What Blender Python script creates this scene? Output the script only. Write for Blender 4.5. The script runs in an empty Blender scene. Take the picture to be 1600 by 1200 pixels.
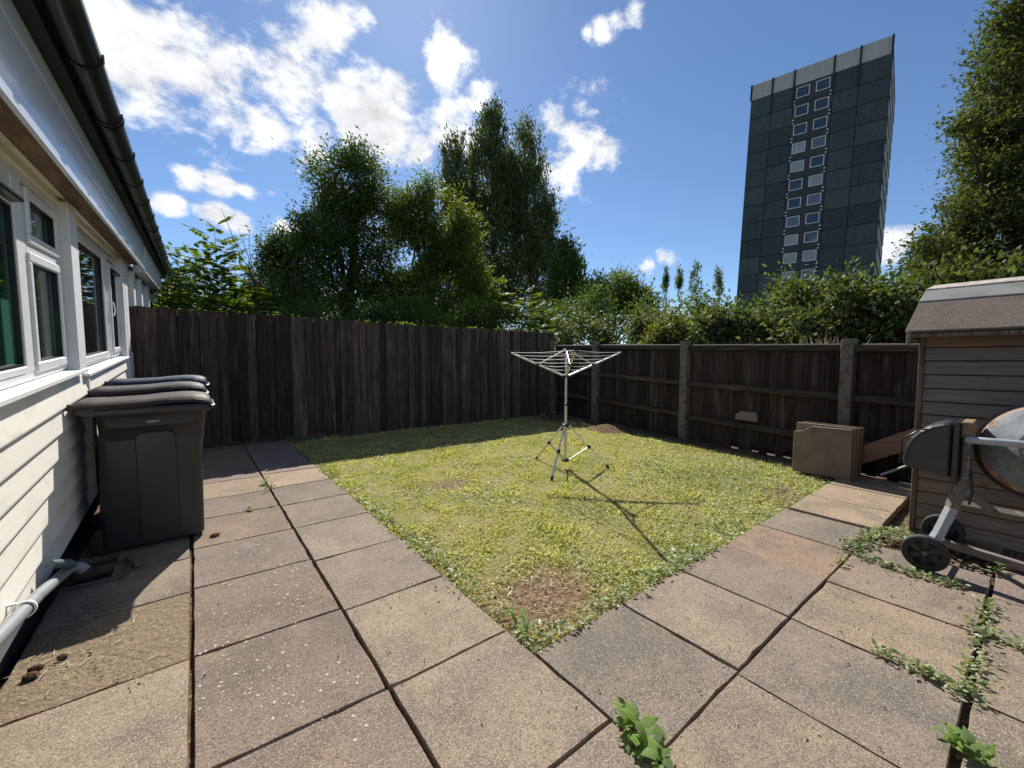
import bpy, math, random
import numpy as np
from mathutils import Vector, Matrix
random.seed(7); rng = np.random.default_rng(7)
S = bpy.context.scene; COL = S.collection
# ------------------------------------------------------------------ camera
F, CX, CY, HC = 638.0, 800.0, 600.0, 1.25
PT, YAW = math.atan(37/638), math.atan(498/638)
fwd = np.array([math.sin(YAW)*math.cos(PT), math.cos(YAW)*math.cos(PT), -math.sin(PT)])
rgt = np.array([math.cos(YAW), -math.sin(YAW), 0.0]); upv = np.cross(rgt, fwd)
cam = bpy.data.cameras.new('camera'); co = bpy.data.objects.new('camera', cam); COL.objects.link(co)
co.matrix_world = Matrix(((rgt[0], upv[0], -fwd[0], 0), (rgt[1], upv[1], -fwd[1], 0), (rgt[2], upv[2], -fwd[2], HC), (0, 0, 0, 1)))
cam.sensor_width = 36; cam.lens = 36*F/1600; cam.clip_start = 0.05; cam.clip_end = 3000
S.camera = co
EYE = np.array([0, 0, HC])
def ray(x, y): return fwd + rgt*(x-CX)/F - upv*(y-CY)/F
def ground(x, y, z=0.0):
    d = ray(x, y); return EYE + d*((z-HC)/d[2])
def onx(x, y, X):
    d = ray(x, y); return EYE + d*(X/d[0])
def ony(x, y, Y):
    d = ray(x, y); return EYE + d*(Y/d[1])
def at(x, y, depth): return EYE + ray(x, y)*depth
# ------------------------------------------------------------------ light
SUN = Vector((0.44, 1.0, 1.02)).normalized()
EL = math.asin(SUN.z); AZ = math.atan2(SUN.x, SUN.y)
sl = bpy.data.lights.new('sun', 'SUN'); sl.energy = 5.0; sl.angle = math.radians(0.53); sl.color = (1.0, 0.95, 0.87)
so = bpy.data.objects.new('sun', sl); COL.objects.link(so); so.location = (0, 0, 30)
so.rotation_euler = SUN.to_track_quat('Z', 'Y').to_euler()
S.view_settings.view_transform = 'Standard'; S.view_settings.look = 'None'
S.view_settings.exposure = 0.58; S.view_settings.gamma = 1; S.view_settings.use_curve_mapping = False
W = bpy.data.worlds.new('World'); S.world = W; W.use_nodes = True
def build_sky():
    nt = W.node_tree; N = nt.nodes; L = nt.links; N.clear()
    out = N.new('ShaderNodeOutputWorld'); bg = N.new('ShaderNodeBackground'); L.new(bg.outputs[0], out.inputs[0])
    bg.inputs[1].default_value = 0.08
    sky = N.new('ShaderNodeTexSky'); sky.sky_type = 'NISHITA'; sky.sun_disc = False
    sky.sun_elevation = EL; sky.sun_rotation = AZ; sky.dust_density = 0.15; sky.air_density = 0.9; sky.ozone_density = 2.6
    tc = N.new('ShaderNodeTexCoord')
    def math_(op, a, b=None, c=None, clamp=False):
        n = N.new('ShaderNodeMath'); n.operation = op; n.use_clamp = clamp
        for i, v in enumerate((a, b, c)):
            if v is None: continue
            if isinstance(v, (int, float)): n.inputs[i].default_value = v
            else: L.new(v, n.inputs[i])
        return n.outputs[0]
    D = tc.outputs['Generated']
    blobs = [(200,60,120),(330,105,115),(450,130,115),(400,190,95),(540,170,80),(500,50,75),(625,140,60),(690,95,50),(600,205,70),(490,225,60),
             (700,205,60),(660,240,45),(755,155,32),(905,230,70),(890,285,45),(940,240,45),(870,200,40),(940,42,24),(962,30,24),(988,18,24),(918,50,14),
             (300,280,26),(345,290,34),(385,300,22),(268,320,22),(340,332,30),(375,345,22),(440,352,20),(470,353,16),(250,318,16),(1035,402,22),(1015,415,24),(1390,385,30),(1405,378,26),
             (100,0,80),(-120,120,150),(-300,300,120),(300,-200,90),(900,-420,120),(1900,200,90)]
    dirs = [(np.array(ray(a, b)), r) for a, b, r in blobs]
    rr = np.random.default_rng(3)
    for k in range(22):                      # ordinary scattered cumulus behind and beside the camera
        az = YAW + math.pi + rr.uniform(-1.9, 1.9); e = rr.uniform(0.12, 0.8)
        dirs.append((np.array([math.sin(az)*math.cos(e), math.cos(az)*math.cos(e), math.sin(e)]), rr.uniform(60, 140)))
    field = None
    for d, r in dirs:
        sc = np.linalg.norm(d); d = d/sc
        dp = N.new('ShaderNodeVectorMath'); dp.operation = 'DISTANCE'; L.new(D, dp.inputs[0]); dp.inputs[1].default_value = d
        f = math_('MULTIPLY_ADD', dp.outputs['Value'], -1.0/(r/638.0/sc), 1.0)
        field = f if field is None else math_('MAXIMUM', field, f)
    sep = N.new('ShaderNodeSeparateXYZ'); L.new(D, sep.inputs[0])
    zz = math_('ADD', math_('MAXIMUM', sep.outputs[2], 0.0), 0.32)
    cmb = N.new('ShaderNodeCombineXYZ')
    L.new(math_('DIVIDE', sep.outputs[0], zz), cmb.inputs[0]); L.new(math_('DIVIDE', sep.outputs[1], zz), cmb.inputs[1])
    def noise(scale, det, rough, off=(0, 0, 0), dist=0.0):
        mp = N.new('ShaderNodeMapping'); mp.inputs['Location'].default_value = off; L.new(D, mp.inputs[0]); mp.inputs['Scale'].default_value = (1, 1, 1.5)
        n = N.new('ShaderNodeTexNoise'); n.inputs['Scale'].default_value = scale; n.inputs['Detail'].default_value = det
        n.inputs['Roughness'].default_value = rough; n.inputs['Distortion'].default_value = dist; L.new(mp.outputs[0], n.inputs[0]); return n.outputs[0]
    n1 = noise(6.5, 11, 0.60, dist=0.15); n2 = noise(5, 8, 0.6, (3, 5, 0)); n3 = noise(19, 9, 0.62, (1, 9, 0), 0.2)
    fld = math_('MAXIMUM', field, -1.0)
    dens = math_('ADD', math_('MULTIPLY', fld, 1.0), math_('ADD', math_('MULTIPLY_ADD', n1, 3.4, -1.72), math_('MULTIPLY_ADD', n3, 1.9, -0.95)))
    mr = N.new('ShaderNodeMapRange'); mr.interpolation_type = 'SMOOTHSTEP'; L.new(dens, mr.inputs[0])
    mr.inputs[1].default_value = 0.05; mr.inputs[2].default_value = 0.8
    # inner light and shade of the cloud masses
    sh = math_('MULTIPLY_ADD', n3, 0.9, math_('MULTIPLY', n2, 0.9))
    cr = N.new('ShaderNodeMapRange'); L.new(sh, cr.inputs[0]); cr.inputs[1].default_value = 0.62; cr.inputs[2].default_value = 1.12
    cr.inputs[3].default_value = 5.6; cr.inputs[4].default_value = 10.0
    cc = N.new('ShaderNodeCombineXYZ')
    L.new(cr.outputs[0], cc.inputs[0]); L.new(math_('MULTIPLY', cr.outputs[0], 1.02), cc.inputs[1]); L.new(math_('MULTIPLY', cr.outputs[0], 1.05), cc.inputs[2])
    tint = N.new('ShaderNodeMix'); tint.data_type = 'RGBA'; tint.blend_type = 'MULTIPLY'; tint.inputs[0].default_value = 1.0
    L.new(sky.outputs[0], tint.inputs[6]); tint.inputs[7].default_value = (0.80, 0.92, 1.04, 1)
    mx = N.new('ShaderNodeMix'); mx.data_type = 'RGBA'; L.new(mr.outputs[0], mx.inputs[0]); L.new(tint.outputs[2], mx.inputs[6]); L.new(cc.outputs[0], mx.inputs[7])
    L.new(mx.outputs[2], bg.inputs[0])
build_sky()
# ------------------------------------------------------------------ materials
MATS = {}
def M(name, base, rough=0.8, layers=(), bump=None, metal=0.0, tint=False, spec=0.5, island=None, trans=None, coat=0.0):
    """layers: (kind, scale(x,y,z), colour, lo, hi, amount, detail); island: colour stops by random per leaf; trans: translucent share"""
    m = bpy.data.materials.new(name); m.use_nodes = True; nt = m.node_tree; N = nt.nodes; L = nt.links
    b = N['Principled BSDF']; out = N['Material Output']
    b.inputs['Roughness'].default_value = rough; b.inputs['Metallic'].default_value = metal; b.inputs['Specular IOR Level'].default_value = spec
    b.inputs['Coat Weight'].default_value = coat
    tc = N.new('ShaderNodeTexCoord'); oi = N.new('ShaderNodeObjectInfo')
    va = N.new('ShaderNodeVectorMath'); va.operation = 'ADD'; L.new(tc.outputs['Object'], va.inputs[0])
    vm = N.new('ShaderNodeVectorMath'); vm.operation = 'SCALE'; vm.inputs[0].default_value = (17.0, 31.0, 23.0); L.new(oi.outputs['Random'], vm.inputs['Scale']); L.new(vm.outputs[0], va.inputs[1])
    V = va.outputs[0]
    def mix(fac, a, c, bt='MIX'):
        n = N.new('ShaderNodeMix'); n.data_type = 'RGBA'; n.blend_type = bt
        if isinstance(fac, float): n.inputs[0].default_value = fac
        else: L.new(fac, n.inputs[0])
        for i, v in ((6, a), (7, c)):
            if isinstance(v, tuple): n.inputs[i].default_value = (*v, 1)
            else: L.new(v, n.inputs[i])
        return n.outputs[2]
    def tex(kind, sc, det):
        mp = N.new('ShaderNodeMapping'); L.new(V, mp.inputs[0]); mp.inputs['Scale'].default_value = sc if isinstance(sc, tuple) else (sc,)*3
        if kind == 'noise':
            t = N.new('ShaderNodeTexNoise'); t.inputs['Scale'].default_value = 1; t.inputs['Detail'].default_value = det; t.inputs['Roughness'].default_value = 0.62; o = t.outputs[0]
        elif kind == 'vor':
            t = N.new('ShaderNodeTexVoronoi'); t.inputs['Scale'].default_value = 1; o = t.outputs['Distance']
        elif kind == 'cell':
            t = N.new('ShaderNodeTexVoronoi'); t.inputs['Scale'].default_value = 1
            s_ = N.new('ShaderNodeSeparateColor'); L.new(t.outputs['Color'], s_.inputs[0]); o = s_.outputs[0]
        L.new(mp.outputs[0], t.inputs[0]); return o
    col = tuple(base)
    if island:
        g = N.new('ShaderNodeNewGeometry'); r = N.new('ShaderNodeValToRGB'); e = r.color_ramp.elements
        while len(e) > 1: e.remove(e[-1])
        e[0].position = 0; e[0].color = (*island[0][1], 1)
        for p, c in island[1:]: q = e.new(p); q.color = (*c, 1)
        L.new(g.outputs['Random Per Island'], r.inputs[0]); col = r.outputs[0]
    for kind, sc, c, lo, hi, amt, det in layers:
        o = tex(kind, sc, det); mr = N.new('ShaderNodeMapRange'); mr.interpolation_type = 'SMOOTHSTEP'; L.new(o, mr.inputs[0])
        mr.inputs[1].default_value = lo; mr.inputs[2].default_value = hi; mr.inputs[4].default_value = amt
        col = mix(mr.outputs[0], col, tuple(c))
    if tint: col = mix(1.0, col, oi.outputs['Color'], 'MULTIPLY')
    if isinstance(col, tuple): b.inputs['Base Color'].default_value = (*col, 1)
    else: L.new(col, b.inputs['Base Color'])
    if bump:
        o = tex(bump[0], bump[1], 4); bp = N.new('ShaderNodeBump'); bp.inputs['Strength'].default_value = bump[2]; bp.inputs['Distance'].default_value = bump[3]
        L.new(o, bp.inputs['Height']); L.new(bp.outputs[0], b.inputs['Normal'])
    if trans:
        t = N.new('ShaderNodeBsdfTranslucent'); s = N.new('ShaderNodeMixShader'); s.inputs[0].default_value = trans[0]
        tcx = mix(1.0, col, tuple(trans[1]), 'MULTIPLY'); L.new(tcx, t.inputs[0])
        L.new(b.outputs[0], s.inputs[1]); L.new(t.outputs[0], s.inputs[2]); L.new(s.outputs[0], out.inputs[0])
    MATS[name] = m; return m
def glass_mat(name, tint=(0.85, 0.9, 0.88), boost=0.03):
    m = bpy.data.materials.new(name); m.use_nodes = True; nt = m.node_tree; N = nt.nodes; L = nt.links; out = N['Material Output']; N.remove(N['Principled BSDF'])
    t = N.new('ShaderNodeBsdfTransparent'); t.inputs[0].default_value = (*tint, 1); g = N.new('ShaderNodeBsdfGlossy'); g.inputs['Roughness'].default_value = 0.01
    lw = N.new('ShaderNodeLayerWeight'); lw.inputs[0].default_value = 0.5; f = N.new('ShaderNodeMath'); f.operation = 'POWER'; f.inputs[1].default_value = 5.0; L.new(lw.outputs['Facing'], f.inputs[0]); a = N.new('ShaderNodeMath'); a.operation = 'MULTIPLY_ADD'; a.inputs[1].default_value = 0.75; a.inputs[2].default_value = boost; a.use_clamp = True
    s = N.new('ShaderNodeMixShader'); L.new(f.outputs[0], a.inputs[0]); L.new(a.outputs[0], s.inputs[0]); L.new(t.outputs[0], s.inputs[1]); L.new(g.outputs[0], s.inputs[2]); L.new(s.outputs[0], out.inputs[0])
    return m
SLAB = M('weathered_concrete_slab', (0.25, 0.20, 0.155), 0.92, [
    ('noise', 2.6, (0.14, 0.12, 0.104), 0.44, 0.68, 0.85, 6), ('noise', 3.6, (0.32, 0.255, 0.185), 0.50, 0.70, 0.7, 5), ('noise', 3.1, (0.20, 0.155, 0.125), 0.55, 0.75, 0.5, 4), ('noise', 13, (0.14, 0.12, 0.10), 0.52, 0.72, 0.5, 5),
    ('cell', 210, (0.10, 0.082, 0.07), 0.70, 0.82, 0.7, 0), ('cell', 260, (0.40, 0.34, 0.265), 0.78, 0.9, 0.7, 0), ('noise', 55, (0.15, 0.12, 0.1), 0.6, 0.72, 0.45, 4)],
    ('noise', 190, 0.55, 0.006), tint=True, spec=0.2)
LICHEN_SLAB = M('lichen_spotted_slab', (0.225, 0.178, 0.143), 0.93, [
    ('noise', 2.6, (0.145, 0.122, 0.105), 0.42, 0.68, 0.85, 6), ('noise', 4.0, (0.28, 0.215, 0.16), 0.5, 0.72, 0.7, 5), ('noise', 13, (0.13, 0.108, 0.09), 0.52, 0.72, 0.5, 5),
    ('cell', 210, (0.09, 0.075, 0.066), 0.70, 0.82, 0.7, 0), ('cell', 260, (0.36, 0.30, 0.24), 0.78, 0.9, 0.7, 0), ('noise', 55, (0.14, 0.11, 0.09), 0.6, 0.72, 0.45, 4)],
    ('noise', 190, 0.55, 0.006), tint=True, spec=0.2)
LICHEN = M('pale_lichen', (0.46, 0.42, 0.35), 0.95, [('noise', 60, (0.4, 0.37, 0.3), 0.45, 0.7, 0.8, 4)], spec=0.1)
DIRTY_SLAB = M('soil_covered_slab', (0.20, 0.155, 0.112), 0.95, [
    ('noise', 5, (0.18, 0.14, 0.1), 0.42, 0.66, 0.95, 6), ('noise', 22, (0.13, 0.1, 0.075), 0.55, 0.7, 0.8, 5), ('cell', 170, (0.36, 0.29, 0.21), 0.75, 0.9, 0.6, 0)], ('noise', 45, 0.9, 0.02), tint=True, spec=0.1)
SOIL = M('brown_soil', (0.11, 0.072, 0.046), 0.97, [('noise', 9, (0.2, 0.135, 0.085), 0.45, 0.7, 0.9, 6), ('cell', 60, (0.30, 0.22, 0.14), 0.85, 0.95, 0.7, 0), ('noise', 60, (0.05, 0.035, 0.025), 0.55, 0.7, 0.8, 3)], ('noise', 40, 0.9, 0.03), spec=0.1)
LAWNSOIL = M('dry_lawn_soil', (0.32, 0.28, 0.11), 0.97, [('noise', 3, (0.24, 0.235, 0.08), 0.4, 0.65, 0.9, 5), ('noise', 30, (0.30, 0.24, 0.12), 0.5, 0.7, 0.8, 5), ('noise', 90, (0.06, 0.05, 0.025), 0.5, 0.7, 0.7, 3)], ('noise', 60, 0.9, 0.02), spec=0.1)
FARM = M('rough_field', (0.07, 0.09, 0.035), 0.95, [('noise', 0.4, (0.12, 0.12, 0.05), 0.4, 0.7, 0.9, 5)], spec=0.1)
CLAD = M('cream_painted_boards', (0.82, 0.79, 0.70), 0.6, [('noise', (9, 3, 9), (0.66, 0.62, 0.53), 0.48, 0.72, 0.75, 6), ('noise', (22, 5, 3), (0.55, 0.52, 0.43), 0.6, 0.75, 0.6, 5), ('noise', (40, 12, 60), (0.42, 0.38, 0.32), 0.70, 0.78, 0.7, 4)], ('noise', (60, 14, 60), 0.25, 0.004), tint=True)
UPVC = M('white_window_plastic', (0.80, 0.80, 0.80), 0.32, [('noise', 4, (0.70, 0.70, 0.69), 0.5, 0.75, 0.6, 5)])
WOODWHITE = M('white_painted_timber', (0.76, 0.75, 0.74), 0.55, [('noise', (14, 14, 4), (0.6, 0.58, 0.55), 0.5, 0.75, 0.6, 5)], ('noise', (40, 40, 8), 0.2, 0.004))
FASC = M('white_plastic_fascia', (0.70, 0.74, 0.79), 0.22, [('noise', (3, 1.2, 6), (0.68, 0.70, 0.73), 0.45, 0.7, 0.6, 5)], coat=0.2)
BAREWOOD = M('bare_brown_timber', (0.17, 0.105, 0.07), 0.85, [('noise', (30, 3, 30), (0.11, 0.06, 0.035), 0.45, 0.65, 0.9, 6), ('noise', (8, 1.5, 8), (0.36, 0.23, 0.14), 0.55, 0.75, 0.6, 4)], ('noise', (50, 6, 50), 0.4, 0.006))
BLACKPL = M('black_plastic', (0.012, 0.012, 0.014), 0.32, [('noise', 5, (0.03, 0.03, 0.03), 0.5, 0.8, 0.6, 5)])
BLACKPAINT = M('black_board', (0.010, 0.010, 0.013), 0.6)
ROOFT = M('dark_roof_tile', (0.05, 0.045, 0.042), 0.85, [('noise', 12, (0.09, 0.08, 0.07), 0.5, 0.7, 0.8, 5)])
GLASS = glass_mat('window_glass')
GREEN = M('teal_curtain', (0.03, 0.30, 0.21), 0.9, [('noise', (30, 60, 4), (0.02, 0.20, 0.15), 0.45, 0.7, 0.8, 4)])
NET = M('grey_curtain', (0.42, 0.41, 0.38), 0.9)
INTER = M('room_wall', (0.30, 0.29, 0.27), 0.9)
def wood(name, base, dark, light, v=True, **k):
    s = (55, 55, 3.0) if v else (55, 3.0, 55); s2 = (16, 16, 1.2) if v else (16, 1.2, 16)
    return M(name, base, 0.9, [('noise', s, dark, 0.42, 0.62, 0.85, 5), ('noise', s2, light, 0.52, 0.74, 0.75, 6), ('noise', 2.4, dark, 0.5, 0.75, 0.55, 4)], ('noise', s, 0.6, 0.006), tint=True, spec=0.15, **k)
FENCE = wood('dark_weathered_fence', (0.072, 0.051, 0.044), (0.028, 0.020, 0.018), (0.17, 0.14, 0.118))
RAILW = wood('weathered_rail', (0.072, 0.058, 0.049), (0.03, 0.024, 0.02), (0.15, 0.13, 0.112), v=False)
SHEDW = M('weathered_shed_board', (0.20, 0.17, 0.15), 0.92, [('noise', (70, 4, 70), (0.12, 0.10, 0.088), 0.45, 0.65, 0.6, 5), ('noise', (12, 1.6, 14), (0.27, 0.235, 0.21), 0.5, 0.72, 0.7, 6), ('noise', (16, 5, 22), (0.07, 0.05, 0.04), 0.68, 0.74, 0.8, 3)], ('noise', (70, 4, 70), 0.4, 0.004), tint=True, spec=0.15)
SHEDTRIM = wood('shed_trim', (0.16, 0.12, 0.09), (0.06, 0.045, 0.035), (0.28, 0.23, 0.19))
PLANKW = wood('orange_brown_plank', (0.36, 0.23, 0.155), (0.23, 0.135, 0.09), (0.48, 0.34, 0.245), v=False)
CONC = M('lichen_concrete_post', (0.19, 0.16, 0.135), 0.95, [('noise', 14, (0.08, 0.066, 0.056), 0.45, 0.65, 0.8, 5), ('noise', 30, (0.32, 0.31, 0.26), 0.66, 0.72, 0.7, 3)], ('noise', 80, 0.6, 0.008), spec=0.15)
FELT = M('brown_roof_felt', (0.105, 0.084, 0.072), 0.95, [('noise', 5, (0.075, 0.06, 0.052), 0.45, 0.7, 0.8, 5), ('cell', 240, (0.25, 0.2, 0.165), 0.75, 0.9, 0.6, 0)], ('noise', 200, 0.5, 0.004), spec=0.15)
FELT2 = M('grey_roof_felt', (0.20, 0.202, 0.19), 0.95, [('noise', 6, (0.14, 0.142, 0.135), 0.45, 0.7, 0.8, 5)], ('noise', 200, 0.5, 0.004), spec=0.15)
FELT3 = M('worn_ridge_felt', (0.40, 0.35, 0.30), 0.95, [('noise', 16, (0.28, 0.2, 0.165), 0.5, 0.6, 0.9, 6), ('noise', 11, (0.66, 0.62, 0.57), 0.56, 0.64, 0.9, 6)], ('noise', 30, 0.6, 0.01), spec=0.15)
BIN = M('charcoal_bin_plastic', (0.024, 0.024, 0.027), 0.42, [('noise', 3, (0.033, 0.033, 0.036), 0.4, 0.7, 0.8, 5), ('noise', (24, 24, 3), (0.05, 0.048, 0.045), 0.62, 0.8, 0.5, 4)], ('noise', 320, 0.12, 0.002))
LIDB = M('dusty_brown_lid', (0.036, 0.028, 0.026), 0.6, [('noise', 5, (0.075, 0.062, 0.055), 0.5, 0.75, 0.7, 6)], ('noise', 320, 0.1, 0.002), spec=0.25)
LIDG = M('grey_lid', (0.03, 0.03, 0.033), 0.6, [('noise', 5, (0.06, 0.06, 0.06), 0.5, 0.75, 0.7, 6)], ('noise', 320, 0.1, 0.002), spec=0.25)
LIDBLUE = M('navy_blue_lid', (0.012, 0.024, 0.06), 0.6, [('noise', 5, (0.03, 0.045, 0.085), 0.55, 0.75, 0.6, 6)], spec=0.25)
RUBBER = M('black_rubber', (0.022, 0.02, 0.019), 0.8, [('noise', 14, (0.06, 0.052, 0.045), 0.5, 0.75, 0.8, 5)])
WHITEP = M('white_print', (0.6, 0.6, 0.6), 0.5)
ALU = M('brushed_aluminium', (0.62, 0.61, 0.58), 0.36, [('noise', (30, 30, 3), (0.45, 0.44, 0.41), 0.5, 0.7, 0.7, 4)], metal=0.75)
CORD = M('white_line_cord', (0.66, 0.66, 0.64), 0.6)
GREYTUBE = M('galvanised_tube', (0.33, 0.35, 0.37), 0.6, [('noise', 22, (0.26, 0.25, 0.24), 0.5, 0.7, 0.7, 5), ('noise', 7, (0.20, 0.13, 0.09), 0.62, 0.74, 0.7, 5)], metal=0.2)
DIRTYTUBE = M('mud_stained_steel', (0.13, 0.115, 0.1), 0.8, [('noise', 14, (0.27, 0.25, 0.22), 0.52, 0.66, 0.8, 5), ('noise', 9, (0.12, 0.06, 0.035), 0.58, 0.7, 0.8, 5)], metal=0.1)
DRUM = M('blue_grey_drum_paint', (0.11, 0.135, 0.155), 0.7, [('noise', 5, (0.19, 0.21, 0.225), 0.45, 0.68, 0.7, 6), ('noise', 9, (0.15, 0.07, 0.04), 0.57, 0.64, 0.9, 6), ('noise', 7, (0.30, 0.25, 0.19), 0.62, 0.72, 0.6, 6), ('noise', 26, (0.09, 0.085, 0.08), 0.62, 0.72, 0.6, 4)], ('noise', 8, 0.5, 0.02))
RUST = M('rusty_drum_rim', (0.25, 0.19, 0.14), 0.85, [('noise', 16, (0.15, 0.06, 0.03), 0.45, 0.62, 0.9, 6), ('noise', 12, (0.52, 0.42, 0.30), 0.54, 0.66, 0.8, 6), ('noise', 6, (0.25, 0.1, 0.07), 0.55, 0.68, 0.8, 6)], ('noise', 60, 0.5, 0.006))
PIPE = M('grey_waste_pipe', (0.23, 0.245, 0.265), 0.5, [('noise', 9, (0.16, 0.165, 0.17), 0.5, 0.7, 0.6, 5)])
PIPEW = M('white_pipe_clip', (0.74, 0.74, 0.72), 0.45)
BLUEPIPE = M('blue_grey_pipe', (0.07, 0.11, 0.13), 0.6, [('noise', 12, (0.12, 0.13, 0.13), 0.5, 0.7, 0.7, 5)])
STONE = M('red_brown_stone', (0.25, 0.175, 0.13), 0.95, [('noise', 20, (0.16, 0.11, 0.085), 0.45, 0.7, 0.8, 5)], ('noise', 60, 0.7, 0.01), tint=True)
STACK = M('buff_stacked_slab', (0.235, 0.19, 0.145), 0.95, [('noise', 5, (0.175, 0.14, 0.11), 0.42, 0.68, 0.8, 6), ('noise', (14, 70, 14), (0.29, 0.24, 0.19), 0.55, 0.7, 0.5, 5), ('noise', 11, (0.27, 0.17, 0.115), 0.58, 0.72, 0.6, 5)], ('noise', 120, 0.5, 0.006), tint=True, spec=0.15)
PANEL = M('dark_aggregate_panel', (0.072, 0.088, 0.098), 0.95, [('noise', 1.2, (0.055, 0.068, 0.077), 0.4, 0.7, 0.8, 5), ('noise', (1.6, 1, 0.12), (0.045, 0.056, 0.066), 0.5, 0.72, 0.6, 5), ('noise', 7.5, (0.11, 0.13, 0.135), 0.54, 0.72, 0.85, 5), ('noise', 14, (0.012, 0.014, 0.016), 0.55, 0.7, 0.7, 3)], tint=True, spec=0.1)
PLAINP = M('plain_dark_panel', (0.058, 0.062, 0.07), 0.9, [('noise', 0.8, (0.075, 0.08, 0.086), 0.45, 0.7, 0.8, 5)], spec=0.15)
JOINT = M('panel_joint', (0.012, 0.013, 0.015), 0.9)
PARAPET = M('grey_ribbed_parapet', (0.45, 0.42, 0.42), 0.85, [('noise', (6, 1, 0.6), (0.36, 0.335, 0.335), 0.45, 0.65, 0.8, 4)], spec=0.2)
TWHITE = M('tower_window_frame', (0.60, 0.60, 0.60), 0.4)
TGLASS = M('tower_window_glass', (0.035, 0.055, 0.085), 0.04, spec=0.9)
TGLASS2 = M('tower_window_glass_pale', (0.11, 0.15, 0.19), 0.08, spec=0.9)
TCURT = M('tower_curtain', (0.34, 0.36, 0.40), 0.8, [('noise', (9, 1, 0.3), (0.22, 0.23, 0.26), 0.45, 0.6, 0.8, 2)])
SIDEG = M('tower_side_panel', (0.26, 0.25, 0.25), 0.8)
BARK = M('grey_brown_bark', (0.075, 0.06, 0.047), 0.95, [('noise', (14, 14, 3), (0.035, 0.028, 0.022), 0.45, 0.65, 0.8, 5)], ('noise', (20, 20, 4), 0.6, 0.02), spec=0.1)
def leafm(name, cols, tr=0.35, tc=(1.6, 1.7, 0.5), rough=0.55):
    n = len(cols); return M(name, cols[0], rough, [('noise', 0.7, tuple(np.array(cols[0])*0.75), 0.5, 0.75, 0.5, 3)], island=[(i/max(1, n-1), c) for i, c in enumerate(cols)], trans=(tr, tc), spec=0.12)
L_DARK = leafm('dark_green_leaf', [(0.045, 0.072, 0.022), (0.07, 0.105, 0.032), (0.11, 0.14, 0.052)], 0.36)
L_MID = leafm('mid_green_leaf', [(0.055, 0.09, 0.024), (0.085, 0.125, 0.032), (0.125, 0.155, 0.045)], 0.4)
L_YEL = leafm('yellow_green_leaf', [(0.065, 0.098, 0.024), (0.11, 0.145, 0.034), (0.18, 0.20, 0.055)], 0.42)
L_POP = leafm('poplar_leaf', [(0.055, 0.074, 0.034), (0.09, 0.112, 0.05), (0.17, 0.19, 0.10)], 0.34)
L_HEDGE = leafm('hedge_leaf', [(0.04, 0.065, 0.02), (0.08, 0.11, 0.036), (0.15, 0.18, 0.075), (0.24, 0.26, 0.14)], 0.25)
L_HEDGEY = leafm('pale_hedge_leaf', [(0.08, 0.10, 0.025), (0.16, 0.17, 0.04), (0.24, 0.23, 0.09)], 0.3)
L_RIGHT = leafm('olive_leaf', [(0.045, 0.062, 0.022), (0.08, 0.10, 0.037), (0.14, 0.155, 0.07)], 0.32)
L_SAP = leafm('fresh_sapling_leaf', [(0.06, 0.105, 0.024), (0.10, 0.15, 0.03), (0.14, 0.18, 0.04)], 0.45, (1.7, 1.7, 0.45))
L_WEED = leafm('pale_weed_leaf', [(0.13, 0.17, 0.07), (0.24, 0.28, 0.14), (0.42, 0.45, 0.30)], 0.3, rough=0.4)
L_BIGWEED = M('broad_weed_leaf', (0.17, 0.27, 0.06), 0.38, [('noise', 22, (0.20, 0.29, 0.075), 0.45, 0.7, 0.8, 4)], ('noise', 60, 0.5, 0.01), trans=(0.35, (1.7, 1.8, 0.4)), tint=True)
GRASS = M('dry_lawn_grass', (0.2, 0.2, 0.05), 0.55, [('noise', 1.6, (0.30, 0.31, 0.07), 0.46, 0.66, 0.55, 6), ('noise', 2.7, (0.70, 0.62, 0.36), 0.52, 0.68, 0.6, 6)],
          island=[(0, (0.19, 0.21, 0.05)), (0.22, (0.38, 0.38, 0.085)), (0.5, (0.56, 0.52, 0.17)), (0.75, (0.68, 0.61, 0.32)), (1, (0.82, 0.77, 0.54))], trans=(0.3, (1.3, 1.4, 0.6)), spec=0.3)
CLOVER = leafm('clover_leaf', [(0.15, 0.21, 0.055), (0.25, 0.31, 0.10), (0.44, 0.48, 0.27), (0.58, 0.60, 0.42)], 0.28, (1.2, 1.3, 0.5), 0.45)
STRAW = M('dead_straw', (0.5, 0.42, 0.25), 0.8, island=[(0, (0.26, 0.2, 0.11)), (0.5, (0.45, 0.37, 0.22)), (1, (0.62, 0.54, 0.36))], trans=(0.2, (1, 1, 1)))
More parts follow.
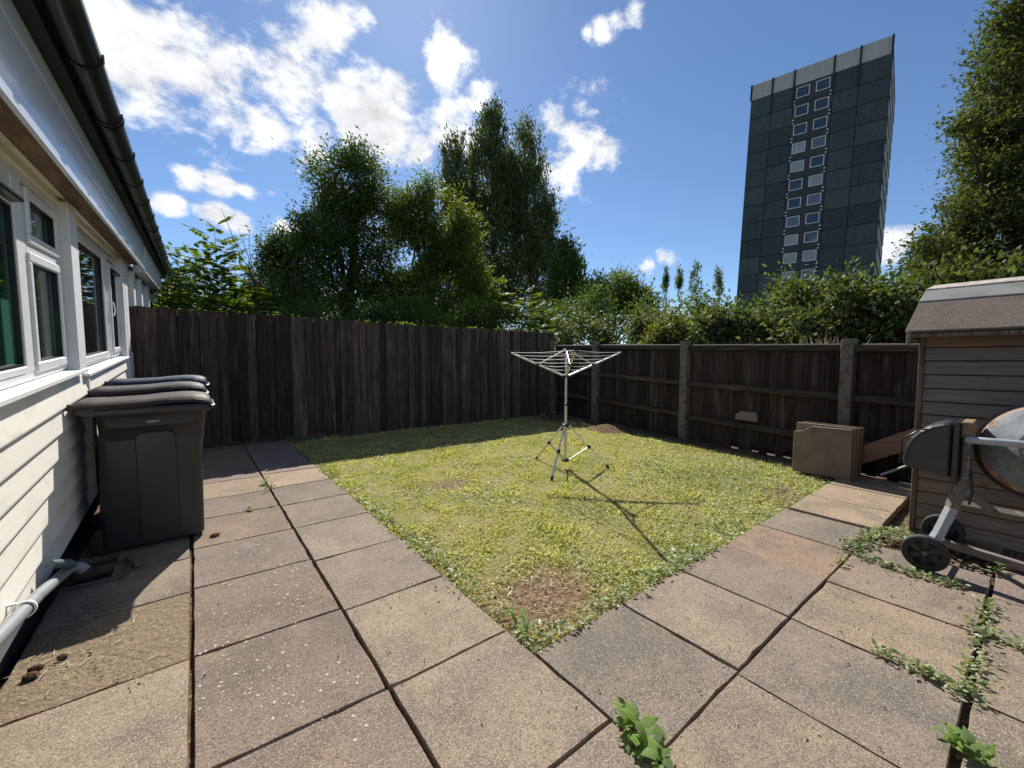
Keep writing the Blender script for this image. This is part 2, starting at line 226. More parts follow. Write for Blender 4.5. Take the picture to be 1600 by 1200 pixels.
# ------------------------------------------------------------------ mesh helpers
class MB:
    def __init__(s): s.v = []; s.f = []; s.sm = []
    def add(s, vs, fs, smooth=False, mtx=None):
        o = len(s.v); s.v += [tuple(mtx @ Vector(p)) if mtx else tuple(p) for p in vs]
        for f in fs: s.f.append(tuple(i+o for i in f)); s.sm.append(smooth)
        return s
    def box(s, a, b, mtx=None):
        (x0, y0, z0), (x1, y1, z1) = a, b
        return s.add([(x0,y0,z0),(x1,y0,z0),(x1,y1,z0),(x0,y1,z0),(x0,y0,z1),(x1,y0,z1),(x1,y1,z1),(x0,y1,z1)],
                     [(0,3,2,1),(4,5,6,7),(0,1,5,4),(1,2,6,5),(2,3,7,6),(3,0,4,7)], False, mtx)
    def tube(s, pts, rad, n=8, cap=True, flat=None):
        pts = [Vector(p) for p in pts]; rad = rad if isinstance(rad, (list, tuple)) else [rad]*len(pts)
        vs = []; fs = []; ref = Vector((0.123, 0.456, 0.88)).normalized()
        for i, p in enumerate(pts):
            d = (pts[min(i+1, len(pts)-1)]-pts[max(i-1, 0)]).normalized()
            a = d.cross(ref).normalized(); b = d.cross(a)
            for k in range(n):
                t = 2*math.pi*k/n; vs.append(p+(a*math.cos(t)+b*math.sin(t))*rad[i])
        for i in range(len(pts)-1):
            for k in range(n): fs.append((i*n+k, i*n+(k+1) % n, (i+1)*n+(k+1) % n, (i+1)*n+k))
        s.add(vs, fs, n > 4)
        if cap:
            s.add(vs[:n], [tuple(range(n))[::-1]]); s.add(vs[-n:], [tuple(range(n))])
        return s
    def prism(s, poly, off, mtx=None):
        n = len(poly); off = Vector(off); a = [Vector(p) for p in poly]; b = [p+off for p in a]
        return s.add(a+b, [tuple(range(n))[::-1], tuple(range(n, 2*n))]+[(i, (i+1) % n, n+(i+1) % n, n+i) for i in range(n)], False, mtx)
    def lathe(s, prof, n=40, mtx=None, smooth=True):
        vs = []; fs = []
        for z, r in prof:
            for k in range(n): t = 2*math.pi*k/n; vs.append((r*math.cos(t), r*math.sin(t), z))
        for i in range(len(prof)-1):
            for k in range(n): fs.append((i*n+k, i*n+(k+1) % n, (i+1)*n+(k+1) % n, (i+1)*n+k))
        return s.add(vs, fs, smooth, mtx)
    def loft(s, rings, smooth=True, cap=True):
        n = len(rings[0]); vs = [p for r in rings for p in r]; fs = []
        for i in range(len(rings)-1):
            for k in range(n): fs.append((i*n+k, i*n+(k+1) % n, (i+1)*n+(k+1) % n, (i+1)*n+k))
        s.add(vs, fs, smooth)
        if cap: s.add(rings[0], [tuple(range(n))[::-1]]); s.add(rings[-1], [tuple(range(n))])
        return s
    def mesh(s, name, mat):
        m = bpy.data.meshes.new(name); m.from_pydata([tuple(p) for p in s.v], [], s.f); m.polygons.foreach_set('use_smooth', s.sm); m.materials.append(mat); m.update(); return m
    def build(s, name, mat, parent=None, bevel=0.0, seg=1, loc=None):
        o = link(name, s.mesh(name, mat), parent)
        if loc is not None: o.location = loc
        if bevel:
            b = o.modifiers.new('bevel', 'BEVEL'); b.width = bevel; b.segments = seg; b.limit_method = 'ANGLE'; b.angle_limit = 0.7
        return o
def link(name, data, parent=None):
    o = bpy.data.objects.new(name, data); COL.objects.link(o)
    if parent: o.parent = parent
    return o
def tag(o, label=None, cat=None, group=None, kind=None):
    for k, v in (('label', label), ('category', cat), ('group', group), ('kind', kind)):
        if v: o[k] = v
    return o
def thing(name, label, cat, loc=(0, 0, 0), rz=0, group=None):
    o = link(name, None); o.location = loc; o.rotation_euler = (0, 0, rz); return tag(o, label, cat, group)
def copy_tree(o, parent=None):
    c = o.copy(); COL.objects.link(c); c.parent = parent
    for ch in list(o.children): copy_tree(ch, c)
    return c
def rrect(hx, hy, r, z, cx=0, cy=0, n=4):
    out = []
    for sx, sy, a0 in ((1, 1, 0), (-1, 1, 90), (-1, -1, 180), (1, -1, 270)):
        for k in range(n+1):
            t = math.radians(a0+90*k/n); out.append((cx+sx*(hx-r)+r*math.cos(t), cy+sy*(hy-r)+r*math.sin(t), z))
    return out
def npmesh(name, V, T, mat):
    m = bpy.data.meshes.new(name); nv, nt_ = len(V), len(T)
    m.vertices.add(nv); m.vertices.foreach_set('co', np.ascontiguousarray(V, dtype=np.float32).ravel())
    m.loops.add(nt_*3); m.loops.foreach_set('vertex_index', np.ascontiguousarray(T, dtype=np.int32).ravel())
    m.polygons.add(nt_); m.polygons.foreach_set('loop_start', np.arange(0, nt_*3, 3, dtype=np.int32)); m.polygons.foreach_set('loop_total', np.full(nt_, 3, dtype=np.int32))
    m.materials.append(mat); m.update(); m.validate(); return m
def norm(a): return a/np.maximum(np.linalg.norm(a, axis=-1, keepdims=True), 1e-9)
def leaves(pos, dirs, nrm, Ln, wr=0.4, fold=0.12):
    """one folded diamond leaf (4 verts, 2 triangles) per position"""
    Ln = np.asarray(Ln)[:, None] if np.ndim(Ln) else np.full((len(pos), 1), Ln)
    d = norm(dirs); s = norm(np.cross(d, nrm)); n = np.cross(s, d)
    w = Ln*(wr if np.isscalar(wr) else np.asarray(wr)[:, None])*0.5
    mid = pos+d*Ln*0.45+n*Ln*fold*0.5
    V = np.stack([pos, mid+s*w-n*Ln*fold, pos+d*Ln-n*Ln*fold*0.6, mid-s*w-n*Ln*fold], 1).reshape(-1, 3)
    b = np.arange(len(pos))[:, None]*4
    return V, np.concatenate([b+np.array([[0, 1, 2]]), b+np.array([[0, 2, 3]])], 1).reshape(-1, 3)
def crown_leaves(blobs, n, leaf, clump=0.28, per=22, up=0.0, seed=0, wr=0.42, inner=0.45, gap=1.0):
    """leaf clumps spread through the outer volume of a set of ellipsoids"""
    r = np.random.default_rng(seed); B = np.array(blobs, float); vol = B[:, 3]*B[:, 4]+B[:, 3]*B[:, 5]+B[:, 4]*B[:, 5]
    nc = max(4, n//per); bi = r.choice(len(B), nc, p=vol/vol.sum())
    u = norm(r.normal(size=(nc, 3))); rad = (inner+(1-inner)*r.random(nc)**0.6)[:, None]
    q = r.normal(size=(6, 3)); ph = r.uniform(0, 6.28, 6); lump = sum(np.sin((u*2.6+B[bi, :3]*0.9) @ k_+p_) for k_, p_ in zip(q, ph))/6
    rad = rad*(1+gap*0.62*lump[:, None]); c = B[bi, :3]+u*rad*B[bi, 3:6]
    fr = 1.5/max(clump*1.7, 0.1); q2 = norm(r.normal(size=(7, 3)))*fr; hole = sum(np.sin(c @ k_+p_*3) for k_, p_ in zip(q2, r.uniform(0, 6.28, 7)))/7
    keep = hole > np.quantile(hole, 0.42*gap); bi, u, c = bi[keep], u[keep], c[keep]; nc = len(c)
    cs = clump*r.uniform(0.5, 1.35, nc)
    li = np.repeat(np.arange(nc), per)
    off = r.normal(size=(len(li), 3))*np.array([1, 1, 0.75+up])
    out = u[li]; ax_ = norm(out+np.array([0, 0, 0.35+2.0*up])+r.normal(size=(nc, 3))[li]*0.45)
    pos = c[li]+off*cs[li][:, None]*0.40+ax_*(r.normal(size=(len(li), 1))*0.75*cs[li][:, None])
    out = u[li]; rnd = r.normal(size=pos.shape)
    d = ax_*0.7+norm(off)*0.7+rnd*0.6+np.array([0, 0, -0.25+1.6*up])
    nr = rnd[:, ::-1]*0.7+np.array([0, 0, 1.0])+out*0.35
    return leaves(pos, d, nr, leaf*r.uniform(0.6, 1.3, len(pos)), wr), c
def limb(mb, p0, p1, r0, r1, seed, n=6, wob=0.06):
    r = random.Random(seed); p0, p1 = Vector(p0), Vector(p1); L_ = (p1-p0).length; pts = []; k = 6
    for i in range(k+1):
        t = i/k; q = p0.lerp(p1, t); w = wob*L_*math.sin(math.pi*t)
        pts.append(q+Vector((r.uniform(-w, w), r.uniform(-w, w), r.uniform(-w, w)*0.4)))
    mb.tube(pts, [r0+(r1-r0)*i/k for i in range(k+1)], n, False)
def tree(name, label, cat, group, base, blobs, n, leaf, mat, trunk=0.12, clump=0.3, up=0.0, seed=0, nlimb=9, wr=0.42, inner=0.45, per=22, gap=.6, cname='crown', tname='trunk'):
    t = thing(name, label, cat, tuple(base), 0, group); bl = [(b[0]-base[0], b[1]-base[1], b[2]-base[2], *b[3:6]) for b in blobs]
    (V, T), c = crown_leaves(bl, n, leaf, clump, per, up, seed, wr, inner, gap)
    tag(link(cname, npmesh(cname, V, T, mat), t), kind='stuff')
    mb = MB(); top = max(b[2] for b in bl); cx = sum(b[0] for b in bl)/len(bl); cy = sum(b[1] for b in bl)/len(bl)
    limb(mb, (0, 0, -0.1), (cx*0.6, cy*0.6, top*0.8), trunk, trunk*0.35, seed, 8, 0.03)
    r = random.Random(seed)
    for k in range(nlimb):
        b = bl[k % len(bl)]; z0 = max(0.2, min(b[2]*0.55, top*0.55))*r.uniform(0.6, 1.1); f = min(1, z0/(top*0.8))
        limb(mb, (cx*0.6*f, cy*0.6*f, z0), (b[0]+r.uniform(-.4, .4)*b[3], b[1]+r.uniform(-.4, .4)*b[4], b[2]+r.uniform(0, .6)*b[5]), trunk*0.42, trunk*0.08, seed*31+k)
    mb.build(tname, BARK, t); return t
def pxblobs(lst, depth, dj=0.0, seed=0, dr=1.0):
    r = random.Random(seed); out = []
    for (x, y, rx, ry) in lst:
        p = at(x, y, depth+r.uniform(-dj, dj)); k = depth/F; out.append((p[0], p[1], p[2], rx*k*dr, rx*k*dr, ry*k))
    return out
# ------------------------------------------------------------------ ground
g = MB().add([(-400, -200, -0.06), (500, -200, -0.06), (500, 600, -0.06), (-400, 600, -0.06)], [(0, 1, 2, 3)]).build('ground', FARM); tag(g, kind='structure')
def fenceX(Y): return 6.14+0.15*(Y-3.44)
def leftY(X): return 7.25-0.03*(X+0.7)
sb = MB(); nx, ny = 64, 64; vs = []                    # garden soil: everything inside the fences
for j in range(ny+1):
    for i in range(nx+1):
        Y = -2.5+9.9*j/ny; X = -0.74+(fenceX(Y)+0.5+0.74)*i/nx; z = -0.045
        e = max(0, 1-abs(fenceX(Y)-X-0.05)/0.4) if Y > 1.3 else 0; z += 0.05*e*random.uniform(0.6, 1.3)
        z += 0.13*math.exp(-((X-5.95)**2+(Y-4.75)**2)/0.12) + 0.03*math.exp(-((X-6.3)**2+(Y-6.5)**2)/0.5)
        if (-0.56 < X < 1.2 or Y < 1.35 and X < 3.3) and X > -0.5: z = -0.034
        vs.append((X, Y, z+random.uniform(-0.006, 0.006)))
sb.add(vs, [(j*(nx+1)+i, j*(nx+1)+i+1, (j+1)*(nx+1)+i+1, (j+1)*(nx+1)+i) for j in range(ny) for i in range(nx)], True)
tag(sb.build('soil', SOIL), kind='structure')
# lawn soil sheet with gentle bumps, and the grass on it
def smooth(a, b, x): t = np.clip((x-a)/(b-a), 0, 1); return t*t*(3-2*t)
_gr = np.random.default_rng(11); _ph = _gr.uniform(0, 6.28, (14, 3)); _k = _gr.normal(size=(14, 2))
def bumps(X, Y, s=1.0):
    z = 0
    for (a, b), p in zip(_k, _ph): z = z+np.sin(a*s*X*2.2+b*s*Y*2.2+p[0])
    return z/14
def lawnz(X, Y): return -0.012+0.02*bumps(X, Y)
def bare(X, Y):
    """0 = bare soil, 1 = full turf"""
    m = 1-0.97*np.exp(-(((X-2.03)/0.26)**2+((Y-3.6)/0.2)**2)**1.5)
    m = m*(1-0.96*np.exp(-(((X-1.44)/0.42)**2+((Y-1.56)/0.34)**2)**1.6))
    m = m*(1-0.8*np.exp(-(((X-4.35)/0.5)**2+((Y-1.42)/0.16)**2)))
    m = m*(1-0.9*np.exp(-(((X-5.95)/0.35)**2+((Y-4.75)/0.35)**2)))
    fx = 6.14+0.15*(Y-3.44)
    m = m*smooth(0.05, 0.4, fx-X)*smooth(0.0, 0.25, 7.1-Y)*(1-0.8*np.exp(-(((X-6.3)/0.7)**2+((Y-6.4)/0.6)**2)))
    return np.clip(m+0.10*bumps(X*9, Y*9), 0.0, 1)
lm = MB(); vs = []; nx = ny = 60
for j in range(ny+1):
    Y = 1.27+5.85*j/ny
    for i in range(nx+1):
        X = 1.112+(fenceX(Y)-0.28-1.112)*i/nx; e = 0.03*max(0, 1-i/2)+0.02*max(0, 1-j/2)
        b = float(bare(X, Y)); vs.append((X, Y, float(lawnz(X, Y))-e-0.018*(1-b)))
lm.add(vs, [(j*(nx+1)+i, j*(nx+1)+i+1, (j+1)*(nx+1)+i+1, (j+1)*(nx+1)+i) for j in range(ny) for i in range(nx)], True)
def build_lawn():
    o = lm.build('lawn', LAWNSOIL); tag(o, kind='structure')
    # bare patches keep the soil's own colour: a painted mask of the worn spots
    me = o.data; a = me.color_attributes.new('turf', 'FLOAT_COLOR', 'POINT')
    for i, v in enumerate(me.vertices):
        b = float(bare(v.co.x, v.co.y)); a.data[i].color = (b, b, b, 1)
    nt = LAWNSOIL.node_tree; N = nt.nodes; L = nt.links; b = N['Principled BSDF']; src = b.inputs['Base Color'].links[0].from_socket
    at_ = N.new('ShaderNodeAttribute'); at_.attribute_name = 'turf'; mx = N.new('ShaderNodeMix'); mx.data_type = 'RGBA'
    no = N.new('ShaderNodeTexNoise'); no.inputs['Scale'].default_value = 40; no.inputs['Detail'].default_value = 6
    rp = N.new('ShaderNodeValToRGB'); rp.color_ramp.elements[0].color = (0.10, 0.058, 0.036, 1); rp.color_ramp.elements[0].position = 0.35; rp.color_ramp.elements[1].color = (0.32, 0.21, 0.13, 1); rp.color_ramp.elements[1].position = 0.72
    tc = N.new('ShaderNodeTexCoord'); L.new(tc.outputs['Object'], no.inputs[0]); L.new(no.outputs[0], rp.inputs[0])
    L.new(at_.outputs['Fac'], mx.inputs[0]); L.new(rp.outputs[0], mx.inputs[6]); L.new(src, mx.inputs[7]); L.new(mx.outputs[2], b.inputs['Base Color'])
build_lawn()
def scatter(n, seed, falloff=3.2):
    r = np.random.default_rng(seed); X = r.uniform(1.10, 6.75, n*6); Y = r.uniform(1.255, 7.05, n*6)
    d = np.hypot(X, Y); k = (r.random(n*6) < 1/(1+(d/falloff)**2)*1.25) & (X < 6.14+0.15*(Y-3.44)-0.22); return X[k][:n], Y[k][:n], r
def make_grass():
    X, Y, r = scatter(230000, 21); m = r.random(len(X)) < bare(X, Y)**1.4; X, Y = X[m], Y[m]; n = len(X)
    d = np.hypot(X, Y); pos = np.stack([X, Y, lawnz(X, Y)-0.004], 1)
    tuft = 0.75+1.1*bumps(X*7, Y*7)+0.8*np.clip(bumps(X*3+7, Y*3), 0, 1)
    Ln = r.uniform(0.018, 0.042, n)*tuft*(1+0.04*d)
    dr = np.stack([r.normal(size=n)*0.95, r.normal(size=n)*0.95, r.uniform(0.08, 0.75, n)], 1)
    V, T = leaves(pos, dr, r.normal(size=(n, 3))*.7+np.array([0.25, .5, 1.0]), Ln, np.clip(0.13+0.02*d, 0.12, 0.3), 0.15)
    tag(link('grass', npmesh('grass', V, T, GRASS)), 'short dry yellow green grass covering the lawn', 'grass', kind='stuff')
    # broad pale weeds and clover, thick along the paving edges
    X, Y, r = scatter(90000, 22); edge = (np.exp(-(X-1.115)/0.10)*1.1+np.exp(-(Y-1.27)/0.22))*smooth(-.35, .35, bumps(X*4, Y*4)+bumps(X*11+5, Y*11))+0.4*smooth(0.05, 0.4, bumps(X*2.2+3, Y*2.2))+0.75*smooth(2.6, 4.8, X)*smooth(4.2, 1.6, Y)+.06
    far = bare(X, Y)
    m = r.random(len(X)) < np.clip(edge, 0, 1)*np.clip(far*1.1-.05, 0.02, 1); X, Y = X[m][:42000], Y[m][:42000]; n = len(X)
    pos = np.stack([X, Y, lawnz(X, Y)+r.uniform(-0.004, 0.03, n)*np.clip(edge[m][:n]*1.2, .3, 1)], 1)
    dr = np.stack([r.normal(size=n), r.normal(size=n), r.uniform(-0.15, 0.55, n)], 1)
    V, T = leaves(pos, dr, np.stack([r.normal(size=n)*.5, r.normal(size=n)*.5, np.ones(n)], 1), r.uniform(0.014, 0.036, n), 0.5, 0.12)
    tag(link('clover', npmesh('clover', V, T, CLOVER)), 'pale clover and small weeds edging the lawn', 'clover', kind='stuff')
    # dead straw lying on worn earth
    r = np.random.default_rng(5); P = []
    for (cx, cy, s, k) in ((1.46, 1.58, 0.24, 520), (2.03, 3.6, 0.3, 500), (4.3, 1.42, 0.35, 600), (-0.45, 2.45, 0.16, 90)):
        P.append(np.stack([r.normal(cx, s, k), np.maximum(r.normal(cy, s*0.7, k), 1.3 if cx > 1 else 2.15), np.zeros(k)], 1))
    P = np.concatenate(P); inl = P[:, 0] > 1.12; P[:, 2] = np.where(inl, lawnz(P[:, 0], P[:, 1])+0.002, 0.006); n = len(P)
    P = P[(inl) | ((P[:, 0] < -0.08) & (P[:, 0] > -0.6))]; n = len(P)
    dr = np.stack([r.normal(size=n), r.normal(size=n), r.uniform(-0.05, 0.3, n)], 1)
    V, T = leaves(P, dr, np.stack([r.normal(size=n)*.3, r.normal(size=n)*.3, np.ones(n)], 1), r.uniform(0.02, 0.06, n), 0.09, 0.05)
    tag(link('dead_grass', npmesh('dead_grass', V, T, STRAW)), 'dead straw lying on the worn bare earth', 'dead grass', kind='stuff')
make_grass()
# ------------------------------------------------------------------ paving
patio = thing('patio', None, None); patio['kind'] = 'structure'
def slab(c4, mat, z=0.0, tint=None, th=0.05, tilt=None):
    """one paving slab from its four measured corners: worn uneven rim, chamfer, real thickness"""
    r = random
    c = [Vector((p[0], p[1], 0)) for p in c4]; ctr = sum(c, Vector())/4; c = [p-ctr for p in c]
    ring = []; k = 7
    for i in range(4):
        a, b = c[i], c[(i+1) % 4]; n = Vector((-(b-a).y, (b-a).x, 0)).normalized()
        for j in range(k):
            t = j/k; ring.append(a.lerp(b, t)+n*(r.uniform(0, 0.0035) if j else 0.003)+(n*0.0 if r.random() > .09 else n*r.uniform(0.002, 0.007)))
    cen = Vector((0, 0, 0)); top = [p*0.991+Vector((0, 0, 0)) for p in ring]; mid = [p+Vector((0, 0, -0.007)) for p in ring]; bot = [p+Vector((0, 0, -th)) for p in ring]
    m = MB().loft([bot, mid, top], False, False); N_ = len(top); m.add(top, [tuple(range(N_))]); m.add(bot, [tuple(range(N_))[::-1]])
    o = m.build('paving_slab', mat, patio, loc=(ctr.x, ctr.y, z+(r.uniform(-0.003, 0.003) if mat is not LICHEN_SLAB else 0)))
    tl = tilt or ((r.uniform(-0.005, 0.005), r.uniform(-0.005, 0.005)) if mat is not LICHEN_SLAB else (0, 0)); o.rotation_euler = (tl[0], tl[1], 0)
    t = tint or (lambda v: (v, v*r.uniform(0.95, 1.0), v*r.uniform(0.88, 1.0), 1))(r.uniform(0.95, 1.06)); o.color = (*t[:3], 1); return o
def quad(x0, x1, y0, y1, sl=0.0, g=0.0035): return [(x0+g, y0+g-sl*(x0), ), (x1-g, y0+g-sl*x1), (x1-g, y1-g-sl*x1), (x0+g, y1-g-sl*x0)]
TAN, GREY, RED, SAND, DGREY = (1.08, 1.05, 1.0), (0.95, 0.95, 0.95), (0.97, 0.94, 0.92), (1.28, 1.2, 1.06), (0.86, 0.87, 0.88)
rows1 = [-1.5, -0.9, -0.3, 0.285, 0.885, 1.493, 2.127, 2.78, 3.375, 3.985, 4.53, 5.13, 5.73, 6.35, 6.95, 7.22]
t1 = {1.493: RED, 2.127: (0.97, .91, .87), 0.885: TAN, 2.78: GREY, 3.375: (1.08, 1.0, .93), 3.985: GREY, 4.53: SAND}
spots = []
for a, b in zip(rows1, rows1[1:]):
    o = slab(quad(-0.0455, 0.547, a, b, 0.045), LICHEN_SLAB, 0.0, t1.get(a))
rows2 = [-1.5, -0.9, -0.33, 0.27, 0.868, 1.468, 2.075, 2.715, 3.345, 3.94, 4.55, 5.15, 5.75, 6.35, 6.95, 7.2]
t2 = {0.868: TAN, 1.468: (1.1, 1.07, 1.0), 2.075: GREY, 2.715: (1.02, 1.02, 1.0), 3.345: GREY, 3.94: DGREY, 4.55: SAND}
for a, b in zip(rows2, rows2[1:]): slab(quad(0.55, 1.105, a, b, 0.012, 0.0035), SLAB, 0.0, t2.get(a))
rows0 = [-1.5, -0.9, -0.3, 0.3, 0.9, 1.52, 2.13, 2.765, 3.25]
for a, b in zip(rows0, rows0[1:]):
    slab(quad(-0.625, -0.0515, a, b, -0.02, 0.004), DIRTY_SLAB if 2.0 < a < 2.7 else SLAB, 0.0, TAN if a == 1.52 else None)
slab([(-0.42, 3.27), (-0.06, 3.26), (-0.06, 3.62), (-0.42, 3.62)], SLAB, -0.004, GREY)
for a, b in ((3.64, 4.2), (4.22, 4.8), (4.82, 5.4), (5.42, 6.0), (6.02, 6.6), (6.62, 7.2)): slab(quad(-0.625, -0.06, a, b, 0, .008), SLAB, -0.004)
xr1 = [1.108, 1.70, 2.25, 2.812, 3.36, 3.905]; tr1 = [GREY, TAN, RED, (1.1, .98, .9), GREY]
for i, (a, b) in enumerate(zip(xr1, xr1[1:])): slab([(a+.003, .684), (b-.003, .684), (b-.003, 1.262-.004*i), (a+.003, 1.262-.004*i)], SLAB, 0.0, tr1[i])
for a, b in ((3.915, 4.43), (4.44, 4.98), (4.99, 5.56)): slab([(a, 0.655), (b, 0.655), (b, 1.235), (a, 1.225)], SLAB, 0.016, SAND, tilt=(0.004, -0.004))
xr2 = [1.11, 1.667, 2.243, 2.79, 3.315]; tr2 = [(1.05, 1.0, .95), GREY, (1.15, 1.08, .98), (1.0, .95, .92)]
for i, (a, b) in enumerate(zip(xr2, xr2[1:])): slab([(a+.003, .112), (b-.003, .106), (b-.003, .676), (a+.003, .678)], SLAB, 0.0, tr2[i])
slab([(3.33, .10), (3.60, .10), (3.62, .66), (3.33, .668)], SLAB, -0.003, DGREY)
xr3 = [0.55, 1.11, 1.67, 2.222, 2.782, 3.28, 3.85]
for i, (a, b) in enumerate(zip(xr3, xr3[1:])):
    slab([(a+.003, -.48), (b-.003, -.48), (b-.003, .088), (a+.003, .088)] if i else [(1.1, -1.0), (1.6, -1.0), (1.6, -.5), (1.1, -.5)], SLAB, 0.0)
slab([(1.113, -.42), (1.66, -.42), (1.66, .1), (1.113, .1)], SLAB, -0.05)
lich = MB()                                            # crusty lichen discs, raised a millimetre on the slabs
for (px, py, s, k) in ((460, 930, 26, 26), (440, 905, 40, 26), (500, 885, 16, 6), (470, 900, 30, 16), (420, 985, 50, 14), (380, 860, 60, 26), (440, 830, 30, 12), (350, 1080, 40, 20), (440, 1085, 60, 22), (540, 1060, 20, 9), (330, 1000, 20, 10), (420, 815, 30, 10), (380, 1010, 60, 20), (250, 1090, 20, 10), (500, 1130, 60, 7), (360, 930, 40, 12)):
    for q in range(k*2):
        x, y = random.gauss(px, s), random.gauss(py, s*0.55)
        if y < 800 or x < 304: continue
        p = ground(x, y); R = random.choice((0.002, 0.0025, 0.003, 0.003, 0.004, 0.005, 0.007)); n = 9
        if p[0] > 0.53: continue
        vs = [(p[0]+R*random.uniform(.45, 1.3)*math.cos(2*math.pi*t/n), p[1]+R*random.uniform(.45, 1.3)*math.sin(2*math.pi*t/n), 0.0012) for t in range(n)]
        lich.add(vs, [tuple(range(n))])
tag(lich.build('lichen', LICHEN), 'white lichen spots on the slabs near the bins', 'lichen', kind='stuff')
# ------------------------------------------------------------------ house (own frame: x out from wall, y along, z up)
phi = math.atan2(0.0599, 0.9982)
house = link('terrace_house', None); house.location = (0, 2.535, .194); house.scale = (.845,)*3; house.rotation_euler = (phi, 0, 0)
tag(house, 'long white clad bungalow with plastic windows and black gutter', 'house')
hbx = lambda a, b: MB().box(a, b)
WX = -0.73
def clad(u0, u1, off):
    for k in range(7):
        z0 = -0.05+0.15*k; z1 = z0+0.185 if k < 6 else 1.02
        m = MB().prism([(WX-0.006, u0, z1), (WX-0.03, u0, z1), (WX-0.03, u0, z0+0.002), (WX+0.022, u0, z0), (WX+0.022, u0, z0+0.012)], (0, u1-u0, 0))
        o = m.build('cladding_board', CLAD, house, 0.002); v = random.uniform(0.93, 1.04); o.color = (v, v, v*0.99, 1)
clad(-4.5, 2.03, 0); clad(2.085, 4.9, 0)
hbx((WX-0.03, 2.032, -0.05), (WX+0.026, 2.083, 1.03)).build('cover_strip', CLAD, house, 0.003)
hbx((-0.88, -4.5, -0.3), (-0.765, 12, 1.02)).build('wall', BLACKPAINT, house)
hbx((-5.0, -4.5, 2.36), (-0.80, 12, 2.5)).build('ceiling', INTER, house)
hbx((-3.3, -4.5, -0.3), (-3.2, 12, 2.35)).build('room_wall', INTER, house)
hbx((-3.2, 1.95, 0), (-0.9, 2.05, 2.35)).build('room_wall', INTER, house); hbx((-3.2, 4.75, -.3), (-0.89, 4.85, 2.355)).build('room_wall', INTER, house); hbx((-3.2, 11.5, -.3), (-0.89, 11.6, 2.355)).build('room_wall', INTER, house)
MB().prism([(-0.93, -4.5, 1.055), (-0.685, -4.5, 1.045), (-0.685, -4.5, 1.075), (-0.93, -4.5, 1.105)], (0, 6.42, 0)).build('sill', WOODWHITE, house, 0.004)
MB().prism([(-0.93, 1.97, 1.00), (-0.69, 1.97, .995), (-0.69, 1.97, 1.022), (-0.93, 1.97, 1.045)], (0, 2.85, 0)).build('sill', WOODWHITE, house, 0.004)
def frame_rect(u0, u1, z0, z1, w, x0, x1):
    m = MB(); 
    for a, b in (((x0, u0, z0), (x1, u1, z0+w)), ((x0, u0, z1-w), (x1, u1, z1)), ((x0, u0, z0+w), (x1, u0+w, z1-w)), ((x0, u1-w, z0+w), (x1, u1, z1-w))): m.box(a, b)
    return m
def window(u0, u1, z0, z1, lights, xf):
    """outer frame, then per light: (u0,u1,z0,z1, sash?)"""
    w = frame_rect(u0, u1, z0, z1, 0.05, xf-0.06, xf).build('window', UPVC, house, 0.004)
    for (a, b, c, d, sash) in lights:
        if sash:
            frame_rect(a-.06, b+.06, c-.06, d+.06, 0.06, xf-0.045, xf+0.016).build('sash', UPVC, w, 0.008)
            frame_rect(a-.004, b+.004, c-.004, d+.004, 0.008, xf-0.03, xf+0.003).build('gasket', BLACKPL, w)
        else: frame_rect(a-.008, b+.008, c-.008, d+.008, 0.012, xf-0.03, xf-0.004).build('gasket', BLACKPL, w)
        MB().box((xf-0.03, a, c), (xf-0.024, b, d)).build('pane', GLASS, w)
    return w
wA = window(-3.6, 1.62, 1.09, 2.30, [(-1.0, 0.62, 1.19, 2.06, False), (0.86, 1.50, 1.19, 1.79, True), (0.90, 1.50, 1.96, 2.17, True), (-3.5, -1.15, 1.19, 2.2, False)], -0.755)
hbx((-0.80, 0.64, 1.141), (-0.752, 0.80, 2.249)).build('mullion', UPVC, wA, 0.004)
hbx((-0.80, 0.80, 1.845), (-0.752, 1.56, 1.895)).build('transom', UPVC, wA, 0.004)
hbx((-0.80, -1.0, 1.141), (-0.748, 0.64, 1.18)).build('glazing_bead', UPVC, wA, 0.006)
hbx((-0.80, -1.0, 2.07), (-0.755, 0.64, 2.249)).build('head_frame', UPVC, wA, 0.004)
MB().prism([(-0.755, -1.6, 2.075), (-0.70, -1.6, 2.085), (-0.70, -1.6, 2.105), (-0.755, -1.6, 2.14)], (0, 2.2, 0)).build('trickle_vent', BLACKPL, wA, 0.006)
hbx((-.86, -1.4, 1.1), (-.85, 0.93, 2.3)).build('curtain', GREEN, house); hbx((-.86, 0.94, 1.1), (-.85, 1.46, 2.3)).build('curtain', GREEN, house)
hbx((-.87, 1.47, 1.1), (-.855, 1.93, 2.3)).build('blind', NET, house)
hbx((-0.86, 1.625, 1.06), (-0.692, 1.90, 2.33)).build('post', WOODWHITE, house, 0.006)
wB = window(1.95, 3.92, 1.05, 2.28, [(2.06, 3.62, 1.14, 2.17, True)], -0.775)
wC = window(3.95, 4.66, 1.05, 2.28, [(4.08, 4.54, 1.16, 2.12, True)], -0.765)
MB().prism([(-0.745, 4.1, 2.06), (-0.705, 4.1, 2.07), (-0.705, 4.1, 2.10), (-0.745, 4.1, 2.13)], (0, 0.45, 0)).build('trickle_vent', BLACKPL, wC, 0.005)
tb = MB().tube([(-0.735, 4.04, 1.55), (-0.72, 4.04, 1.62), (-0.735, 4.04, 1.72)], 0.008, 6).build('handle', UPVC, wC)
hbx((-0.86, 4.67, 1.03), (-0.70, 4.86, 2.32)).build('post', WOODWHITE, house, 0.006)
for (z0, z1, x1) in ((2.301, 2.33, -0.735), (2.331, 2.36, -0.745), (2.361, 2.47, -0.71)):
    hbx((-0.85, -4.5, z0), (x1, 5.9, z1)).build('head_moulding', CLAD, house, 0.004)
